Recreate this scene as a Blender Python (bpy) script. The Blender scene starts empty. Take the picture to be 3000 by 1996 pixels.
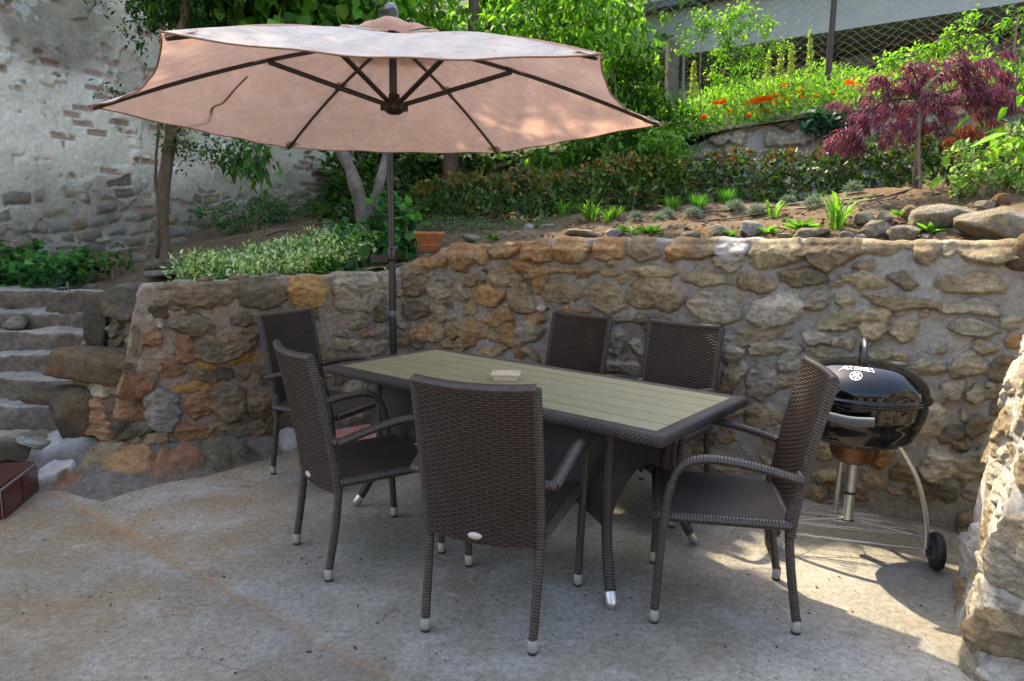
import bpy, bmesh, math, random
import numpy as np
from mathutils import Vector, Matrix

scene = bpy.context.scene
COL = scene.collection
random.seed(7)
RNG = np.random.default_rng(11)
R = math.radians

# ------------------------------------------------------------------ naming
def tag(o, label=None, cat=None, group=None, kind=None):
    if label: o['label'] = label
    if cat: o['category'] = cat
    if group: o['group'] = group
    if kind: o['kind'] = kind
    return o

def thing(name, label, cat, loc=(0, 0, 0), rz=0.0, group=None):
    o = bpy.data.objects.new(name, None)
    COL.objects.link(o)
    o.location = loc
    o.rotation_euler = (0, 0, rz)
    o.empty_display_size = 0.1
    return tag(o, label, cat, group)

def copy_tree(o, parent=None):
    c = o.copy()
    COL.objects.link(c)
    c.parent = parent
    for ch in list(o.children):
        copy_tree(ch, c)
    return c

# ------------------------------------------------------------------ meshes
def mk(name, V, F, mat=None, parent=None, smooth=True, col=None, uv=None):
    """V (n,3); F a list of (m,k) index arrays (k=3 or 4)."""
    V = np.asarray(V, np.float32)
    if not isinstance(F, (list, tuple)): F = [F]
    F = [np.asarray(f, np.int32) for f in F if len(f)]
    me = bpy.data.meshes.new(name)
    me.vertices.add(len(V)); me.vertices.foreach_set('co', V.ravel())
    li = np.concatenate([f.ravel() for f in F])
    tot = np.concatenate([np.full(len(f), f.shape[1], np.int32) for f in F])
    st = np.concatenate([[0], np.cumsum(tot)[:-1]]).astype(np.int32)
    me.loops.add(len(li)); me.loops.foreach_set('vertex_index', li)
    me.polygons.add(len(tot)); me.polygons.foreach_set('loop_start', st)
    me.polygons.foreach_set('loop_total', tot)
    if uv is not None:
        l = me.uv_layers.new(name='UVMap')
        l.data.foreach_set('uv', np.asarray(uv, np.float32)[li].ravel())
    me.update(calc_edges=True)
    me.validate()
    if smooth: me.polygons.foreach_set('use_smooth', np.ones(len(me.polygons), bool))
    if col is not None:
        col = np.asarray(col, np.float32)
        if col.shape[1] == 3: col = np.concatenate([col, np.ones((len(col), 1), np.float32)], 1)
        a = me.color_attributes.new('Col', 'FLOAT_COLOR', 'POINT')
        a.data.foreach_set('color', col.ravel())
    o = bpy.data.objects.new(name, me)
    COL.objects.link(o)
    if mat: me.materials.append(mat)
    if parent: o.parent = parent
    return o

class MB:
    """collects shapes, then links them as ONE mesh object"""
    def __init__(s): s.V, s.Q, s.T, s.U, s.C, s.n = [], [], [], [], [], 0
    def add(s, V, Q=None, T=None, U=None, C=None):
        V = np.asarray(V, float).reshape(-1, 3)
        if Q is not None and len(Q): s.Q.append(np.asarray(Q, int).reshape(-1, 4) + s.n)
        if T is not None and len(T): s.T.append(np.asarray(T, int).reshape(-1, 3) + s.n)
        s.V.append(V); s.n += len(V)
        s.U.append(np.zeros((len(V), 2)) if U is None else np.asarray(U, float))
        s.C.append(np.ones((len(V), 3)) if C is None else np.broadcast_to(np.asarray(C, float), (len(V), 3)))
        return s
    def box(s, c, d, rz=0.0, M=None, C=None):
        x, y, z = np.array(d) / 2
        V = np.array([[a * x, b * y, e * z] for a in (-1, 1) for b in (-1, 1) for e in (-1, 1)])
        if M is not None: V = V @ np.array(M).T
        elif rz:
            ca, sa = math.cos(rz), math.sin(rz)
            V = V @ np.array([[ca, sa, 0], [-sa, ca, 0], [0, 0, 1]])
        V = V + np.array(c)
        Q = [[0, 1, 3, 2], [4, 6, 7, 5], [0, 4, 5, 1], [2, 3, 7, 6], [0, 2, 6, 4], [1, 5, 7, 3]]
        # split the corners so that the faces stay flat when shaded smooth
        VV = np.concatenate([V[q] for q in Q]); QQ = np.arange(24).reshape(6, 4)
        UU = np.tile([[0, 0], [1, 0], [1, 1], [0, 1]], (6, 1))
        return s.add(VV, QQ, U=UU, C=C)
    def tube(s, P, r, n=10, cap=True, flat=None, C=None):
        P = np.asarray(P, float); m = len(P)
        r = np.broadcast_to(np.asarray(r, float), (m,))
        T = np.gradient(P, axis=0); T /= np.linalg.norm(T, axis=1)[:, None] + 1e-12
        up = np.array([0, 0, 1.0]) if abs(T[0][2]) < .9 else np.array([0, 1.0, 0])
        a = np.cross(T[0], up); a /= np.linalg.norm(a)
        L = np.concatenate([[0], np.cumsum(np.linalg.norm(np.diff(P, axis=0), axis=1))])
        V, U = [], []
        fa, fb = flat or (1, 1)
        for i in range(m):
            a = a - T[i] * (a @ T[i]); a /= np.linalg.norm(a)
            b = np.cross(T[i], a)
            for k in range(n + 1):
                t = 2 * math.pi * k / n
                V.append(P[i] + r[i] * (fa * math.cos(t) * a + fb * math.sin(t) * b)); U.append((k / n, L[i]))
        Q = [[i * (n + 1) + k, i * (n + 1) + k + 1, (i + 1) * (n + 1) + k + 1, (i + 1) * (n + 1) + k] for i in range(m - 1) for k in range(n)]
        s.add(V, Q, U=U, C=C)
        if cap:
            for i, e in ((0, -1), (m - 1, 1)):
                ring = np.array(V[i * (n + 1):i * (n + 1) + n])
                c = ring.mean(0)
                idx = [[n, k, (k + 1) % n] if e > 0 else [n, (k + 1) % n, k] for k in range(n)]
                s.add(np.vstack([ring, c]), T=idx, U=np.tile([[0.5, L[i]]], (n + 1, 1)), C=C)
        return s
    def lathe(s, prof, n=32, M=None, c=(0, 0, 0), C=None):
        prof = np.asarray(prof, float); m = len(prof)
        V, U = [], []
        L = np.concatenate([[0], np.cumsum(np.linalg.norm(np.diff(prof, axis=0), axis=1))])
        for i, (r, z) in enumerate(prof):
            for k in range(n + 1):
                t = 2 * math.pi * k / n
                V.append((r * math.cos(t), r * math.sin(t), z)); U.append((k / n, L[i]))
        V = np.array(V)
        if M is not None: V = V @ np.array(M).T
        V = V + np.array(c)
        Q = [[i * (n + 1) + k, i * (n + 1) + k + 1, (i + 1) * (n + 1) + k + 1, (i + 1) * (n + 1) + k] for i in range(m - 1) for k in range(n)]
        return s.add(V, Q, U=U, C=C)
    def grid(s, P, U=None, C=None, flip=False):
        P = np.asarray(P, float); a, b = P.shape[:2]
        i = np.arange(a * b).reshape(a, b)
        Q = np.stack([i[:-1, :-1], i[1:, :-1], i[1:, 1:], i[:-1, 1:]], -1).reshape(-1, 4)
        if flip: Q = Q[:, ::-1]
        return s.add(P.reshape(-1, 3), Q, U=None if U is None else np.asarray(U).reshape(-1, 2), C=None if C is None else np.asarray(C).reshape(-1, 3))
    def build(s, name, mat, parent=None, smooth=True, bevel=0):
        o = mk(name, np.concatenate(s.V), [np.concatenate(s.Q) if s.Q else [], np.concatenate(s.T) if s.T else []], mat, parent, smooth,
               col=np.concatenate(s.C), uv=np.concatenate(s.U))
        if bevel:
            m = o.modifiers.new('Bevel', 'BEVEL'); m.width = bevel; m.segments = 2; m.limit_method = 'ANGLE'
        return o

def spline(P, n=8):
    """Catmull-Rom through the points"""
    P = np.asarray(P, float)
    Q = np.vstack([2 * P[0] - P[1], P, 2 * P[-1] - P[-2]])
    out = []
    for i in range(1, len(Q) - 2):
        for t in np.linspace(0, 1, n, endpoint=False):
            a, b, c, d = Q[i - 1], Q[i], Q[i + 1], Q[i + 2]
            out.append(.5 * (2 * b + (c - a) * t + (2 * a - 5 * b + 4 * c - d) * t * t + (3 * b - a - 3 * c + d) * t ** 3))
    out.append(P[-1])
    return np.array(out)

# ------------------------------------------------------------------ noise
def _h(i, j, k, seed):
    n = (i.astype(np.int64) * 374761393 + j.astype(np.int64) * 668265263 + k.astype(np.int64) * 2147483647 + seed * 1274126177) & 0xffffffff
    n = ((n ^ (n >> 13)) * 1274126177) & 0xffffffff
    n = ((n ^ (n >> 16)) * 2246822519) & 0xffffffff
    return ((n ^ (n >> 15)) & 0xffff) / 65535.0
def vn(P, s=1.0, seed=0):
    """value noise in -1..1 at points (n,2|3)"""
    P = np.asarray(P, float) * s
    if P.shape[-1] == 2: P = np.concatenate([P, np.zeros(P.shape[:-1] + (1,))], -1)
    f = np.floor(P); t = P - f; t = t * t * (3 - 2 * t); f = f.astype(np.int64)
    r = 0
    for a in (0, 1):
        for b in (0, 1):
            for c in (0, 1):
                w = (t[..., 0] if a else 1 - t[..., 0]) * (t[..., 1] if b else 1 - t[..., 1]) * (t[..., 2] if c else 1 - t[..., 2])
                r = r + w * _h(f[..., 0] + a, f[..., 1] + b, f[..., 2] + c, seed)
    return r * 2 - 1
def fbm(P, s=1.0, seed=0, o=4, g=.5):
    r, a, t = 0, 1, 0
    for k in range(o):
        r = r + a * vn(P, s * 2.03 ** k, seed + k * 17); t += a; a *= g
    return r / t
def sstep(a, b, x):
    t = np.clip((x - a) / (b - a), 0, 1)
    return t * t * (3 - 2 * t)

# ------------------------------------------------------------------ materials
def newmat(name):
    m = bpy.data.materials.new(name); m.use_nodes = True
    nt = m.node_tree; nt.nodes.clear()
    out = nt.nodes.new('ShaderNodeOutputMaterial')
    return m, nt, out
class NT:
    def __init__(s, nt): s.t = nt
    def n(s, ty, **kw):
        x = s.t.nodes.new('ShaderNode' + ty)
        for k, v in kw.items():
            if k.startswith('_'): setattr(x, k[1:], v)
            else:
                key = int(k[1:]) if k[0] == 'i' and k[1:].isdigit() else k.replace('__', ' ')
                if hasattr(v, 'is_output') or isinstance(v, bpy.types.NodeSocket): s.t.links.new(v, x.inputs[key])
                else: x.inputs[key].default_value = v
        return x
    def math(s, op, a, b=0.0, clamp=False):
        x = s.t.nodes.new('ShaderNodeMath'); x.operation = op; x.use_clamp = clamp
        for i, v in enumerate((a, b)):
            if isinstance(v, bpy.types.NodeSocket): s.t.links.new(v, x.inputs[i])
            else: x.inputs[i].default_value = v
        return x.outputs[0]
    def mix(s, f, a, b, mode='MIX'):
        x = s.t.nodes.new('ShaderNodeMix'); x.data_type = 'RGBA'; x.blend_type = mode
        for i, v in ((0, f), (6, a), (7, b)):
            if isinstance(v, bpy.types.NodeSocket): s.t.links.new(v, x.inputs[i])
            elif i == 0: x.inputs[0].default_value = v
            else: x.inputs[i].default_value = (*v[:3], 1)
        return x.outputs[2]
    def ramp(s, f, stops):
        x = s.t.nodes.new('ShaderNodeValToRGB'); s.t.links.new(f, x.inputs[0])
        e = x.color_ramp.elements
        while len(e) < len(stops): e.new(.5)
        for k, (p, c) in enumerate(stops):
            e[k].position = p; e[k].color = (c, c, c, 1) if isinstance(c, (int, float)) else (*c[:3], 1)
        return x.outputs[0]
    def noise(s, sc, co=None, det=4, rough=.55, dist=0):
        x = s.n('TexNoise', Scale=sc, Detail=det, Roughness=rough, Distortion=dist)
        if co is not None: s.t.links.new(co, x.inputs['Vector'])
        return x.outputs[0]
    def bump(s, h, st=.5, d=.01, nrm=None):
        x = s.n('Bump', Height=h, Strength=st, Distance=d)
        if nrm is not None: s.t.links.new(nrm, x.inputs['Normal'])
        return x.outputs[0]

def pbr(name, col, rough=.6, metal=0, noise=0, nscale=20, bump=0, bscale=60, attr=False, spec=.5, coat=0):
    m, nt, out = newmat(name); q = NT(nt)
    p = q.n('BsdfPrincipled', Roughness=rough, Metallic=metal)
    p.inputs['Specular IOR Level'].default_value = spec
    p.inputs['Coat Weight'].default_value = coat
    co = q.n('TexCoord').outputs['Object']
    c = (*col, 1)
    if attr: c = q.n('Attribute', _attribute_name='Col').outputs['Color']
    if noise:
        f = q.ramp(q.noise(nscale, co, 5, .65), [(.25, 1 - noise), (.75, 1 + noise)])
        if attr: c = q.mix(1.0, c, f, 'MULTIPLY')
        else: c = q.mix(1.0, col, f, 'MULTIPLY')
    if isinstance(c, bpy.types.NodeSocket): nt.links.new(c, p.inputs['Base Color'])
    else: p.inputs['Base Color'].default_value = c
    if bump:
        nt.links.new(q.bump(q.noise(bscale, co, 6, .7), 1.0, bump), p.inputs['Normal'])
    nt.links.new(p.outputs[0], out.inputs[0])
    return m

def leafmat(name, trans=.35, rough=.5, spec=.3, tint=(1, 1, 1)):
    m, nt, out = newmat(name); q = NT(nt)
    c = q.n('Attribute', _attribute_name='Col').outputs['Color']
    p = q.n('BsdfPrincipled', Roughness=rough); p.inputs['Specular IOR Level'].default_value = spec
    nt.links.new(c, p.inputs['Base Color'])
    tr = q.n('BsdfTranslucent')
    nt.links.new(q.mix(1.0, c, (1.35 * tint[0], 1.5 * tint[1], .7 * tint[2]), 'MULTIPLY'), tr.inputs[0])
    mx = q.n('MixShader', i0=trans, i1=p.outputs[0], i2=tr.outputs[0])
    nt.links.new(mx.outputs[0], out.inputs[0])
    return m

def stonemat(name, bump=.006, mul=1.0, con=1.0):
    m, nt, out = newmat(name); q = NT(nt)
    co = q.n('TexCoord').outputs['Object']
    c = q.n('Attribute', _attribute_name='Col').outputs['Color']
    n1 = q.noise(26, co, 8, .72); n2 = q.noise(140, co, 4, .7)
    hs = q.n('SeparateColor', _mode='HSV', Color=c).outputs[1]
    msk = q.ramp(hs, [(.10, .45 * con), (.26, 1.0 * con)])         # grey mortar is smoother than the stone
    c = q.mix(msk, c, q.mix(1.0, c, q.ramp(n1, [(.28, .5), (.5, 1.0), (.74, 1.5)]), 'MULTIPLY'))
    c = q.mix(msk, c, q.mix(1.0, c, q.ramp(n2, [(.3, .66), (.7, 1.3)]), 'MULTIPLY'))
    if mul != 1: c = q.mix(1.0, c, (mul, mul, mul), 'MULTIPLY')
    p = q.n('BsdfPrincipled', Roughness=.9); p.inputs['Specular IOR Level'].default_value = .25
    nt.links.new(c, p.inputs['Base Color'])
    h = q.math('MULTIPLY', q.math('ADD', n1, q.math('MULTIPLY', n2, .25)), q.math('ADD', q.math('MULTIPLY', msk, .8), .2))
    nt.links.new(q.bump(h, 1.0, bump * 2.2), p.inputs['Normal'])
    nt.links.new(p.outputs[0], out.inputs[0])
    return m

def weavemat(name, c_hi, c_lo, pu=.024, pv=.0092, bump=.004):
    """woven flat rattan: UV in metres, u along the strands"""
    m, nt, out = newmat(name); q = NT(nt)
    uv = q.n('UVMap').outputs[0]
    sp = q.n('SeparateXYZ', Vector=uv)
    u, v = sp.outputs[0], sp.outputs[1]
    row = q.math('FLOOR', q.math('DIVIDE', v, pv))
    fv = q.math('FRACT', q.math('DIVIDE', v, pv))
    hv = q.math('SINE', q.math('MULTIPLY', fv, math.pi))
    ph = q.math('MULTIPLY', row, math.pi)
    hu = q.math('COSINE', q.math('ADD', q.math('MULTIPLY', u, math.pi / pu), ph))
    hu = q.math('ADD', q.math('MULTIPLY', hu, .5), .5)
    h = q.math('MULTIPLY', q.math('POWER', hv, .5), q.math('ADD', q.math('MULTIPLY', hu, .75), .25))
    nz = q.noise(90, uv, 3, .6)
    big = q.noise(7, q.n('TexCoord').outputs['Object'], 3, .5)
    c = q.mix(q.ramp(h, [(.12, 0.0), (.6, 1.0)]), c_lo, c_hi)
    c = q.mix(1.0, c, q.ramp(nz, [(.3, .75), (.7, 1.3)]), 'MULTIPLY')
    c = q.mix(1.0, c, q.ramp(big, [(.3, .85), (.7, 1.2)]), 'MULTIPLY')
    p = q.n('BsdfPrincipled', Roughness=.48); p.inputs['Specular IOR Level'].default_value = .3
    nt.links.new(c, p.inputs['Base Color'])
    nt.links.new(q.bump(h, 1.0, bump), p.inputs['Normal'])
    nt.links.new(p.outputs[0], out.inputs[0])
    return m

def wrapmat(name, c_hi, c_lo, per=.0085):
    m, nt, out = newmat(name); q = NT(nt)
    sp = q.n('SeparateXYZ', Vector=q.n('UVMap').outputs[0])
    f = q.math('FRACT', q.math('ADD', q.math('DIVIDE', sp.outputs[1], per), sp.outputs[0]))
    h = q.math('POWER', q.math('SINE', q.math('MULTIPLY', f, math.pi)), .5)
    c = q.mix(q.ramp(h, [(.2, 0.0), (.75, 1.0)]), c_lo, c_hi)
    nz = q.noise(40, q.n('TexCoord').outputs['Object'], 3, .6)
    c = q.mix(1.0, c, q.ramp(nz, [(.3, .75), (.7, 1.3)]), 'MULTIPLY')
    p = q.n('BsdfPrincipled', Roughness=.38); p.inputs['Specular IOR Level'].default_value = .45
    nt.links.new(c, p.inputs['Base Color'])
    nt.links.new(q.bump(h, 1.0, .0022), p.inputs['Normal'])
    nt.links.new(p.outputs[0], out.inputs[0])
    return m

M = {}
M['stone'] = stonemat('rubble_stone', .009)
M['rock'] = stonemat('rock', .016, .95, 2.2)
M['plaster'] = stonemat('old_plaster', .004, 1.0, .55)
M['weave'] = weavemat('dark_rattan_weave', (.043, .024, .016), (.004, .0025, .002), .026, .0092, .005)
M['weave_fine'] = weavemat('fine_rattan_weave', (.045, .034, .029), (.004, .003, .003), .020, .0115, .004)
M['wrap'] = wrapmat('rattan_wrap', (.047, .034, .028), (.006, .0045, .004), .0115)
M['wrap_dark'] = wrapmat('rattan_wrap_dark', (.032, .025, .022), (.005, .004, .0035), .0115)
M['silver'] = pbr('brushed_aluminium', (.55, .55, .55), .38, .9, .1, 40)
M['cap'] = pbr('grey_foot_cap', (.27, .26, .24), .5, .3, .12, 60)
M['rubber'] = pbr('black_rubber', (.012, .012, .013), .6, 0, .2, 60)
M['badge'] = pbr('pale_badge', (.5, .4, .37), .5, 0, .1, 200)
M['pole'] = pbr('dark_painted_metal', (.018, .015, .017), .32, 0, .15, 30, spec=.55)
M['rib'] = pbr('brown_painted_metal', (.022, .014, .011), .38, 0, .2, 30)
M['capgrey'] = pbr('grey_plastic', (.16, .16, .18), .55, 0, .2, 40, .002, 90)
M['enamel'] = pbr('black_enamel', (.003, .003, .0035), .04, 0, spec=.5)
M['handle'] = pbr('grey_nylon', (.10, .12, .13), .45, 0, .15, 60)
M['handle_black'] = pbr('black_nylon', (.03, .034, .038), .4, 0, .2, 40)
M['ash'] = pbr('tarnished_ash_pan', (.15, .075, .04), .38, .75, .35, 14)
M['wire'] = pbr('chromed_wire', (.4, .4, .38), .35, .9)
M['white_print'] = pbr('white_print', (.85, .85, .85), .5)
M['pulp'] = pbr('pulp_board', (.62, .5, .36), .8, 0, .08, 80, .0008, 250)
M['print_dark'] = pbr('dark_print', (.05, .04, .035), .7)
M['terracotta'] = pbr('terracotta', (.36, .14, .05), .85, 0, .3, 16, .002, 120)
M['saucer'] = pbr('brown_saucer', (.14, .05, .028), .7, 0, .2, 20)
M['tape'] = pbr('clear_tape', (.12, .12, .13), .3, 0, .1, 60)
M['hose'] = pbr('irrigation_hose', (.06, .04, .032), .6, 0, .3, 20)
M['stick'] = pbr('dry_wood', (.2, .15, .11), .85, 0, .35, 30, .003, 60)
M['postmetal'] = pbr('rusty_brown_post', (.05, .03, .03), .6, .2, .3, 15)
M['concpost'] = pbr('weathered_concrete', (.14, .125, .1), .95, 0, .45, 12, .01, 30)
M['galv'] = pbr('galvanised_wire', (.34, .34, .32), .5, .2)
M['fascia'] = pbr('cast_concrete_band', (.32, .33, .32), .9, 0, .12, 3, .003, 20)
M['darkroof'] = pbr('slate_edge', (.1, .105, .115), .8, 0, .2, 5)
M['hosepipe'] = pbr('grey_cable', (.25, .28, .33), .5)
M['foliage'] = leafmat('foliage', .5)
M['foliage_gloss'] = leafmat('glossy_foliage', .28, .42, .3)
M['grey_foliage'] = leafmat('silver_foliage', .15, .8, .1)
M['petal'] = leafmat('petal', .35, .6, .2, (1, .6, .6))
M['maple'] = leafmat('maple_foliage', .35, .5, .35, (.9, .55, 1.7))
M['bark'] = pbr('bark', (1, 1, 1), .95, 0, .4, 22, .012, 45, attr=True, spec=.15)
STONES = [
(3.63,1.24,0.128,0.064,0,"O"),(3.90,1.26,0.096,0.092,-15,"O"),(4.07,1.28,0.052,0.074,10,"O"),(4.27,1.32,0.106,0.062,0,"O"),(4.55,1.32,0.117,0.058,0,"O"),
(4.80,1.34,0.118,0.068,0,"O"),(5.06,1.35,0.098,0.061,0,"O"),(5.30,1.34,0.078,0.050,0,"Y"),(5.51,1.34,0.069,0.049,0,"O"),(3.55,1.06,0.069,0.095,-10,"B"),
(3.74,1.06,0.108,0.083,0,"G"),(3.93,1.03,0.056,0.060,0,"G"),(4.03,1.12,0.040,0.048,0,"Y"),(4.30,1.15,0.130,0.062,0,"Y"),(4.57,1.16,0.064,0.075,-10,"O"),
(4.46,1.24,0.131,0.030,0,"O"),(4.65,1.21,0.172,0.025,5,"O"),(4.91,1.21,0.075,0.034,0,"O"),(5.07,1.22,0.067,0.028,0,"O"),(5.35,1.23,0.159,0.034,2,"Y"),(4.15,1.01,0.129,0.063,0,"O"),
(4.42,1.00,0.079,0.093,15,"Y"),(4.74,1.07,0.141,0.062,0,"Y"),(5.08,1.07,0.145,0.081,0,"Y"),(5.40,1.09,0.149,0.091,0,"Y"),(3.56,0.87,0.075,0.050,-20,"B"),
(3.75,0.88,0.071,0.078,20,"Y"),(3.64,0.72,0.140,0.067,10,"O"),(4.00,0.91,0.061,0.049,0,"O"),(3.86,0.76,0.062,0.061,0,"O"),(4.25,0.87,0.121,0.058,10,"O"),
(4.06,0.77,0.127,0.070,10,"O"),(4.60,0.96,0.041,0.025,0,"W"),(4.70,0.97,0.051,0.025,0,"G"),(4.85,0.96,0.083,0.020,0,"O"),(4.35,0.74,0.137,0.078,0,"O"),
(4.51,0.81,0.096,0.067,0,"G"),(4.54,0.88,0.071,0.041,0,"O"),(5.10,0.93,0.135,0.029,0,"G"),(5.33,0.93,0.078,0.028,0,"B"),(5.47,0.96,0.047,0.027,0,"G"),(3.82,0.66,0.047,0.033,0,"O"),
(3.97,0.65,0.097,0.049,30,"O"),(3.57,0.64,0.064,0.045,0,"B"),(4.20,0.61,0.155,0.032,15,"O"),(4.44,0.63,0.037,0.052,0,"O"),(4.53,0.64,0.054,0.041,0,"O"),
(5.12,0.78,0.078,0.076,0,"W"),(5.18,0.65,0.134,0.052,0,"W"),(5.27,0.76,0.035,0.042,0,"W"),(3.14,1.02,0.172,0.141,0,"G"),(3.12,0.82,0.073,0.059,0,"G"),(3.00,0.75,0.035,0.042,0,"G"),
(3.19,0.64,0.124,0.054,0,"G"),(3.32,0.86,0.057,0.049,0,"B"),(2.99,0.65,0.046,0.037,0,"Y"),(3.38,1.03,0.037,0.110,0,"G"),(5.64,1.35,0.102,0.055,0,"Y"),(5.81,1.34,0.076,0.039,0,"L"),
(6.06,1.36,0.131,0.079,0,"Y"),(6.33,1.36,0.122,0.076,0,"B"),(6.58,1.39,0.099,0.058,0,"Y"),(6.78,1.37,0.058,0.078,0,"Y"),(7.05,1.40,0.135,0.071,-5,"Y"),
(5.69,1.22,0.119,0.035,0,"Y"),(5.81,1.30,0.072,0.026,0,"G"),(5.96,1.21,0.103,0.046,-5,"Y"),(6.21,1.24,0.123,0.037,0,"B"),(6.51,1.23,0.106,0.041,0,"Y"),
(6.38,1.19,0.029,0.012,0,"O"),(6.69,1.24,0.067,0.019,-15,"B"),(6.98,1.24,0.146,0.047,0,"Y"),(5.73,1.06,0.154,0.083,0,"G"),(6.08,1.05,0.152,0.079,25,"W"),
(6.29,1.11,0.053,0.045,0,"G"),(6.43,1.11,0.036,0.036,0,"Y"),(6.67,1.14,0.159,0.038,-5,"Y"),(6.79,1.07,0.016,0.019,0,"Y"),(6.99,1.12,0.122,0.040,0,"G"),
(6.00,0.90,0.148,0.064,20,"G"),(5.68,0.94,0.099,0.027,0,"G"),(6.46,1.01,0.155,0.048,12,"Y"),(6.57,0.97,0.053,0.043,20,"Y"),(6.70,0.98,0.064,0.050,0,"Y"),
(6.30,0.91,0.065,0.037,0,"G"),(6.04,0.81,0.098,0.038,5,"G"),(6.17,0.82,0.063,0.029,0,"G"),(6.43,0.90,0.055,0.028,0,"G"),(7.00,1.01,0.106,0.040,0,"G"),(5.85,0.76,0.069,0.057,0,"W"),
(5.82,0.85,0.052,0.035,0,"W"),(6.19,0.74,0.079,0.042,0,"G"),(6.17,0.64,0.048,0.038,15,"Y"),(6.04,0.64,0.078,0.090,0,"G"),(5.87,0.63,0.047,0.066,0,"Y"),
(5.93,0.69,0.025,0.039,0,"W"),(6.06,0.44,0.103,0.064,10,"Y"),(6.83,0.82,0.065,0.042,0,"G"),(7.01,0.83,0.080,0.055,0,"G"),(6.62,0.86,0.069,0.031,0,"G"),
(6.34,0.83,0.075,0.024,0,"G"),(6.87,0.66,0.042,0.034,25,"G"),(6.95,0.71,0.057,0.045,0,"G"),(6.86,0.55,0.059,0.088,0,"W"),(7.01,0.60,0.019,0.019,0,"Y"),
(7.06,0.70,0.036,0.037,0,"G"),(6.71,0.71,0.054,0.035,0,"D"),(7.06,0.92,0.054,0.033,0,"G"),(6.96,0.51,0.057,0.045,0,"D"),(7.07,0.55,0.049,0.055,0,"D"),(6.94,0.33,0.073,0.083,0,"W"),
(6.67,0.19,0.059,0.044,0,"Y"),(6.39,0.28,0.083,0.037,0,"Y"),(6.41,0.16,0.076,0.037,0,"Y"),(6.80,0.25,0.060,0.047,0,"B"),(6.88,0.17,0.065,0.042,0,"B"),(6.14,0.18,0.065,0.034,0,"G"),
(5.89,0.11,0.095,0.040,0,"G"),(6.98,0.18,0.044,0.042,0,"D"),(5.80,0.17,0.089,0.031,0,"Y"),(6.56,0.09,0.072,0.032,0,"B"),(6.46,0.09,0.045,0.025,0,"B"),(2.11,1.04,0.169,0.083,0,"B"),
(2.45,1.02,0.153,0.097,0,"D"),(2.77,1.01,0.122,0.096,0,"A"),(2.04,0.85,0.116,0.079,-25,"B"),(2.20,0.72,0.171,0.085,0,"B"),(2.09,0.62,0.061,0.033,0,"A"),
(2.30,0.62,0.074,0.029,0,"A"),(2.02,0.49,0.130,0.033,0,"A"),(2.12,0.55,0.124,0.043,0,"D"),(1.83,0.36,0.111,0.137,0,"M"),(2.05,0.36,0.079,0.075,0,"R"),(2.22,0.35,0.092,0.111,0,"D"),
(2.41,0.33,0.097,0.119,0,"D"),(2.31,0.16,0.123,0.059,0,"D"),(1.97,0.18,0.103,0.052,0,"R"),(2.53,0.16,0.091,0.081,0,"D"),(1.87,0.62,0.078,0.064,0,"R"),(1.76,0.62,0.068,0.054,0,"B"),
(2.43,0.87,0.115,0.039,0,"Y"),(2.32,0.88,0.074,0.043,0,"B"),(2.36,0.78,0.094,0.044,0,"B"),(2.59,0.86,0.065,0.035,0,"Y"),(1.80,0.80,0.060,0.049,0,"R"),(2.40,0.53,0.124,0.059,0,"D"),
(1.96,0.71,0.050,0.074,0,"R"),(1.69,0.53,0.104,0.081,0,"R"),(1.43,0.33,0.192,0.108,-10,"R"),(1.63,0.37,0.094,0.089,0,"R"),(1.51,0.25,0.125,0.067,0,"D"),
(1.18,0.42,0.188,0.060,0,"B"),(2.60,0.68,0.051,0.045,0,"G"),(2.67,0.76,0.051,0.045,0,"G"),(1.71,0.27,0.072,0.050,0,"D"),]
# ================================================================== ROCKS
SC = {'O': (.31, .185, .085), 'A': (.40, .24, .085), 'Y': (.325, .265, .165), 'B': (.215, .155, .09), 'G': (.29, .255, .195), 'W': (.43, .38, .29),
      'D': (.125, .11, .075), 'R': (.24, .125, .07), 'L': (.36, .345, .32), 'M': (.21, .195, .175)}
def rock_data(size, seed, n=3.0, rough=.09, cuts=5, sub=4, cols=('Y', 'G'), fine=.02):
    bm = bmesh.new(); bmesh.ops.create_icosphere(bm, subdivisions=sub, radius=1)
    bm.verts.ensure_lookup_table()
    V = np.array([v.co[:] for v in bm.verts]); F = np.array([[v.index for v in f.verts] for f in bm.faces]); bm.free()
    r = (np.abs(V) ** n).sum(1) ** (-1 / n)
    P = V * r[:, None]
    rg = np.random.default_rng(seed)
    for _ in range(cuts):
        d = rg.normal(size=3); d /= np.linalg.norm(d)
        lim = np.max(P @ d) * rg.uniform(.62, .85)
        k = P @ d - lim; P = P - np.where(k > 0, k * .92, 0)[:, None] * d
    P = P + V * (rough * fbm(V, 1.4, seed, 3)[:, None] + rough * .6 * fbm(V, 3.7, seed + 5, 3)[:, None] - .06 * np.abs(fbm(V, 2.6, seed + 6, 3))[:, None] + fine * fbm(V, 11, seed + 9, 2)[:, None])
    P = P * (np.array(size) / 2)
    f = sstep(-.35, .35, fbm(V, 1.3, seed + 3, 3))[:, None]
    c0, c1 = np.array(SC[cols[0]]), np.array(SC[cols[1]])
    C = (c0 * (1 - f) + c1 * f) * (1 + .22 * fbm(V, 5, seed + 2, 3)[:, None])
    return P, F, np.clip(C, .01, 1)
def rock(name, loc, size, seed, rot=(0, 0, 0), parent=None, **kw):
    P, F, C = rock_data(size, seed, **kw)
    o = mk(name, P, F, M['rock'], parent, True, C)
    o.location = loc; o.rotation_euler = rot
    return o

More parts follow.
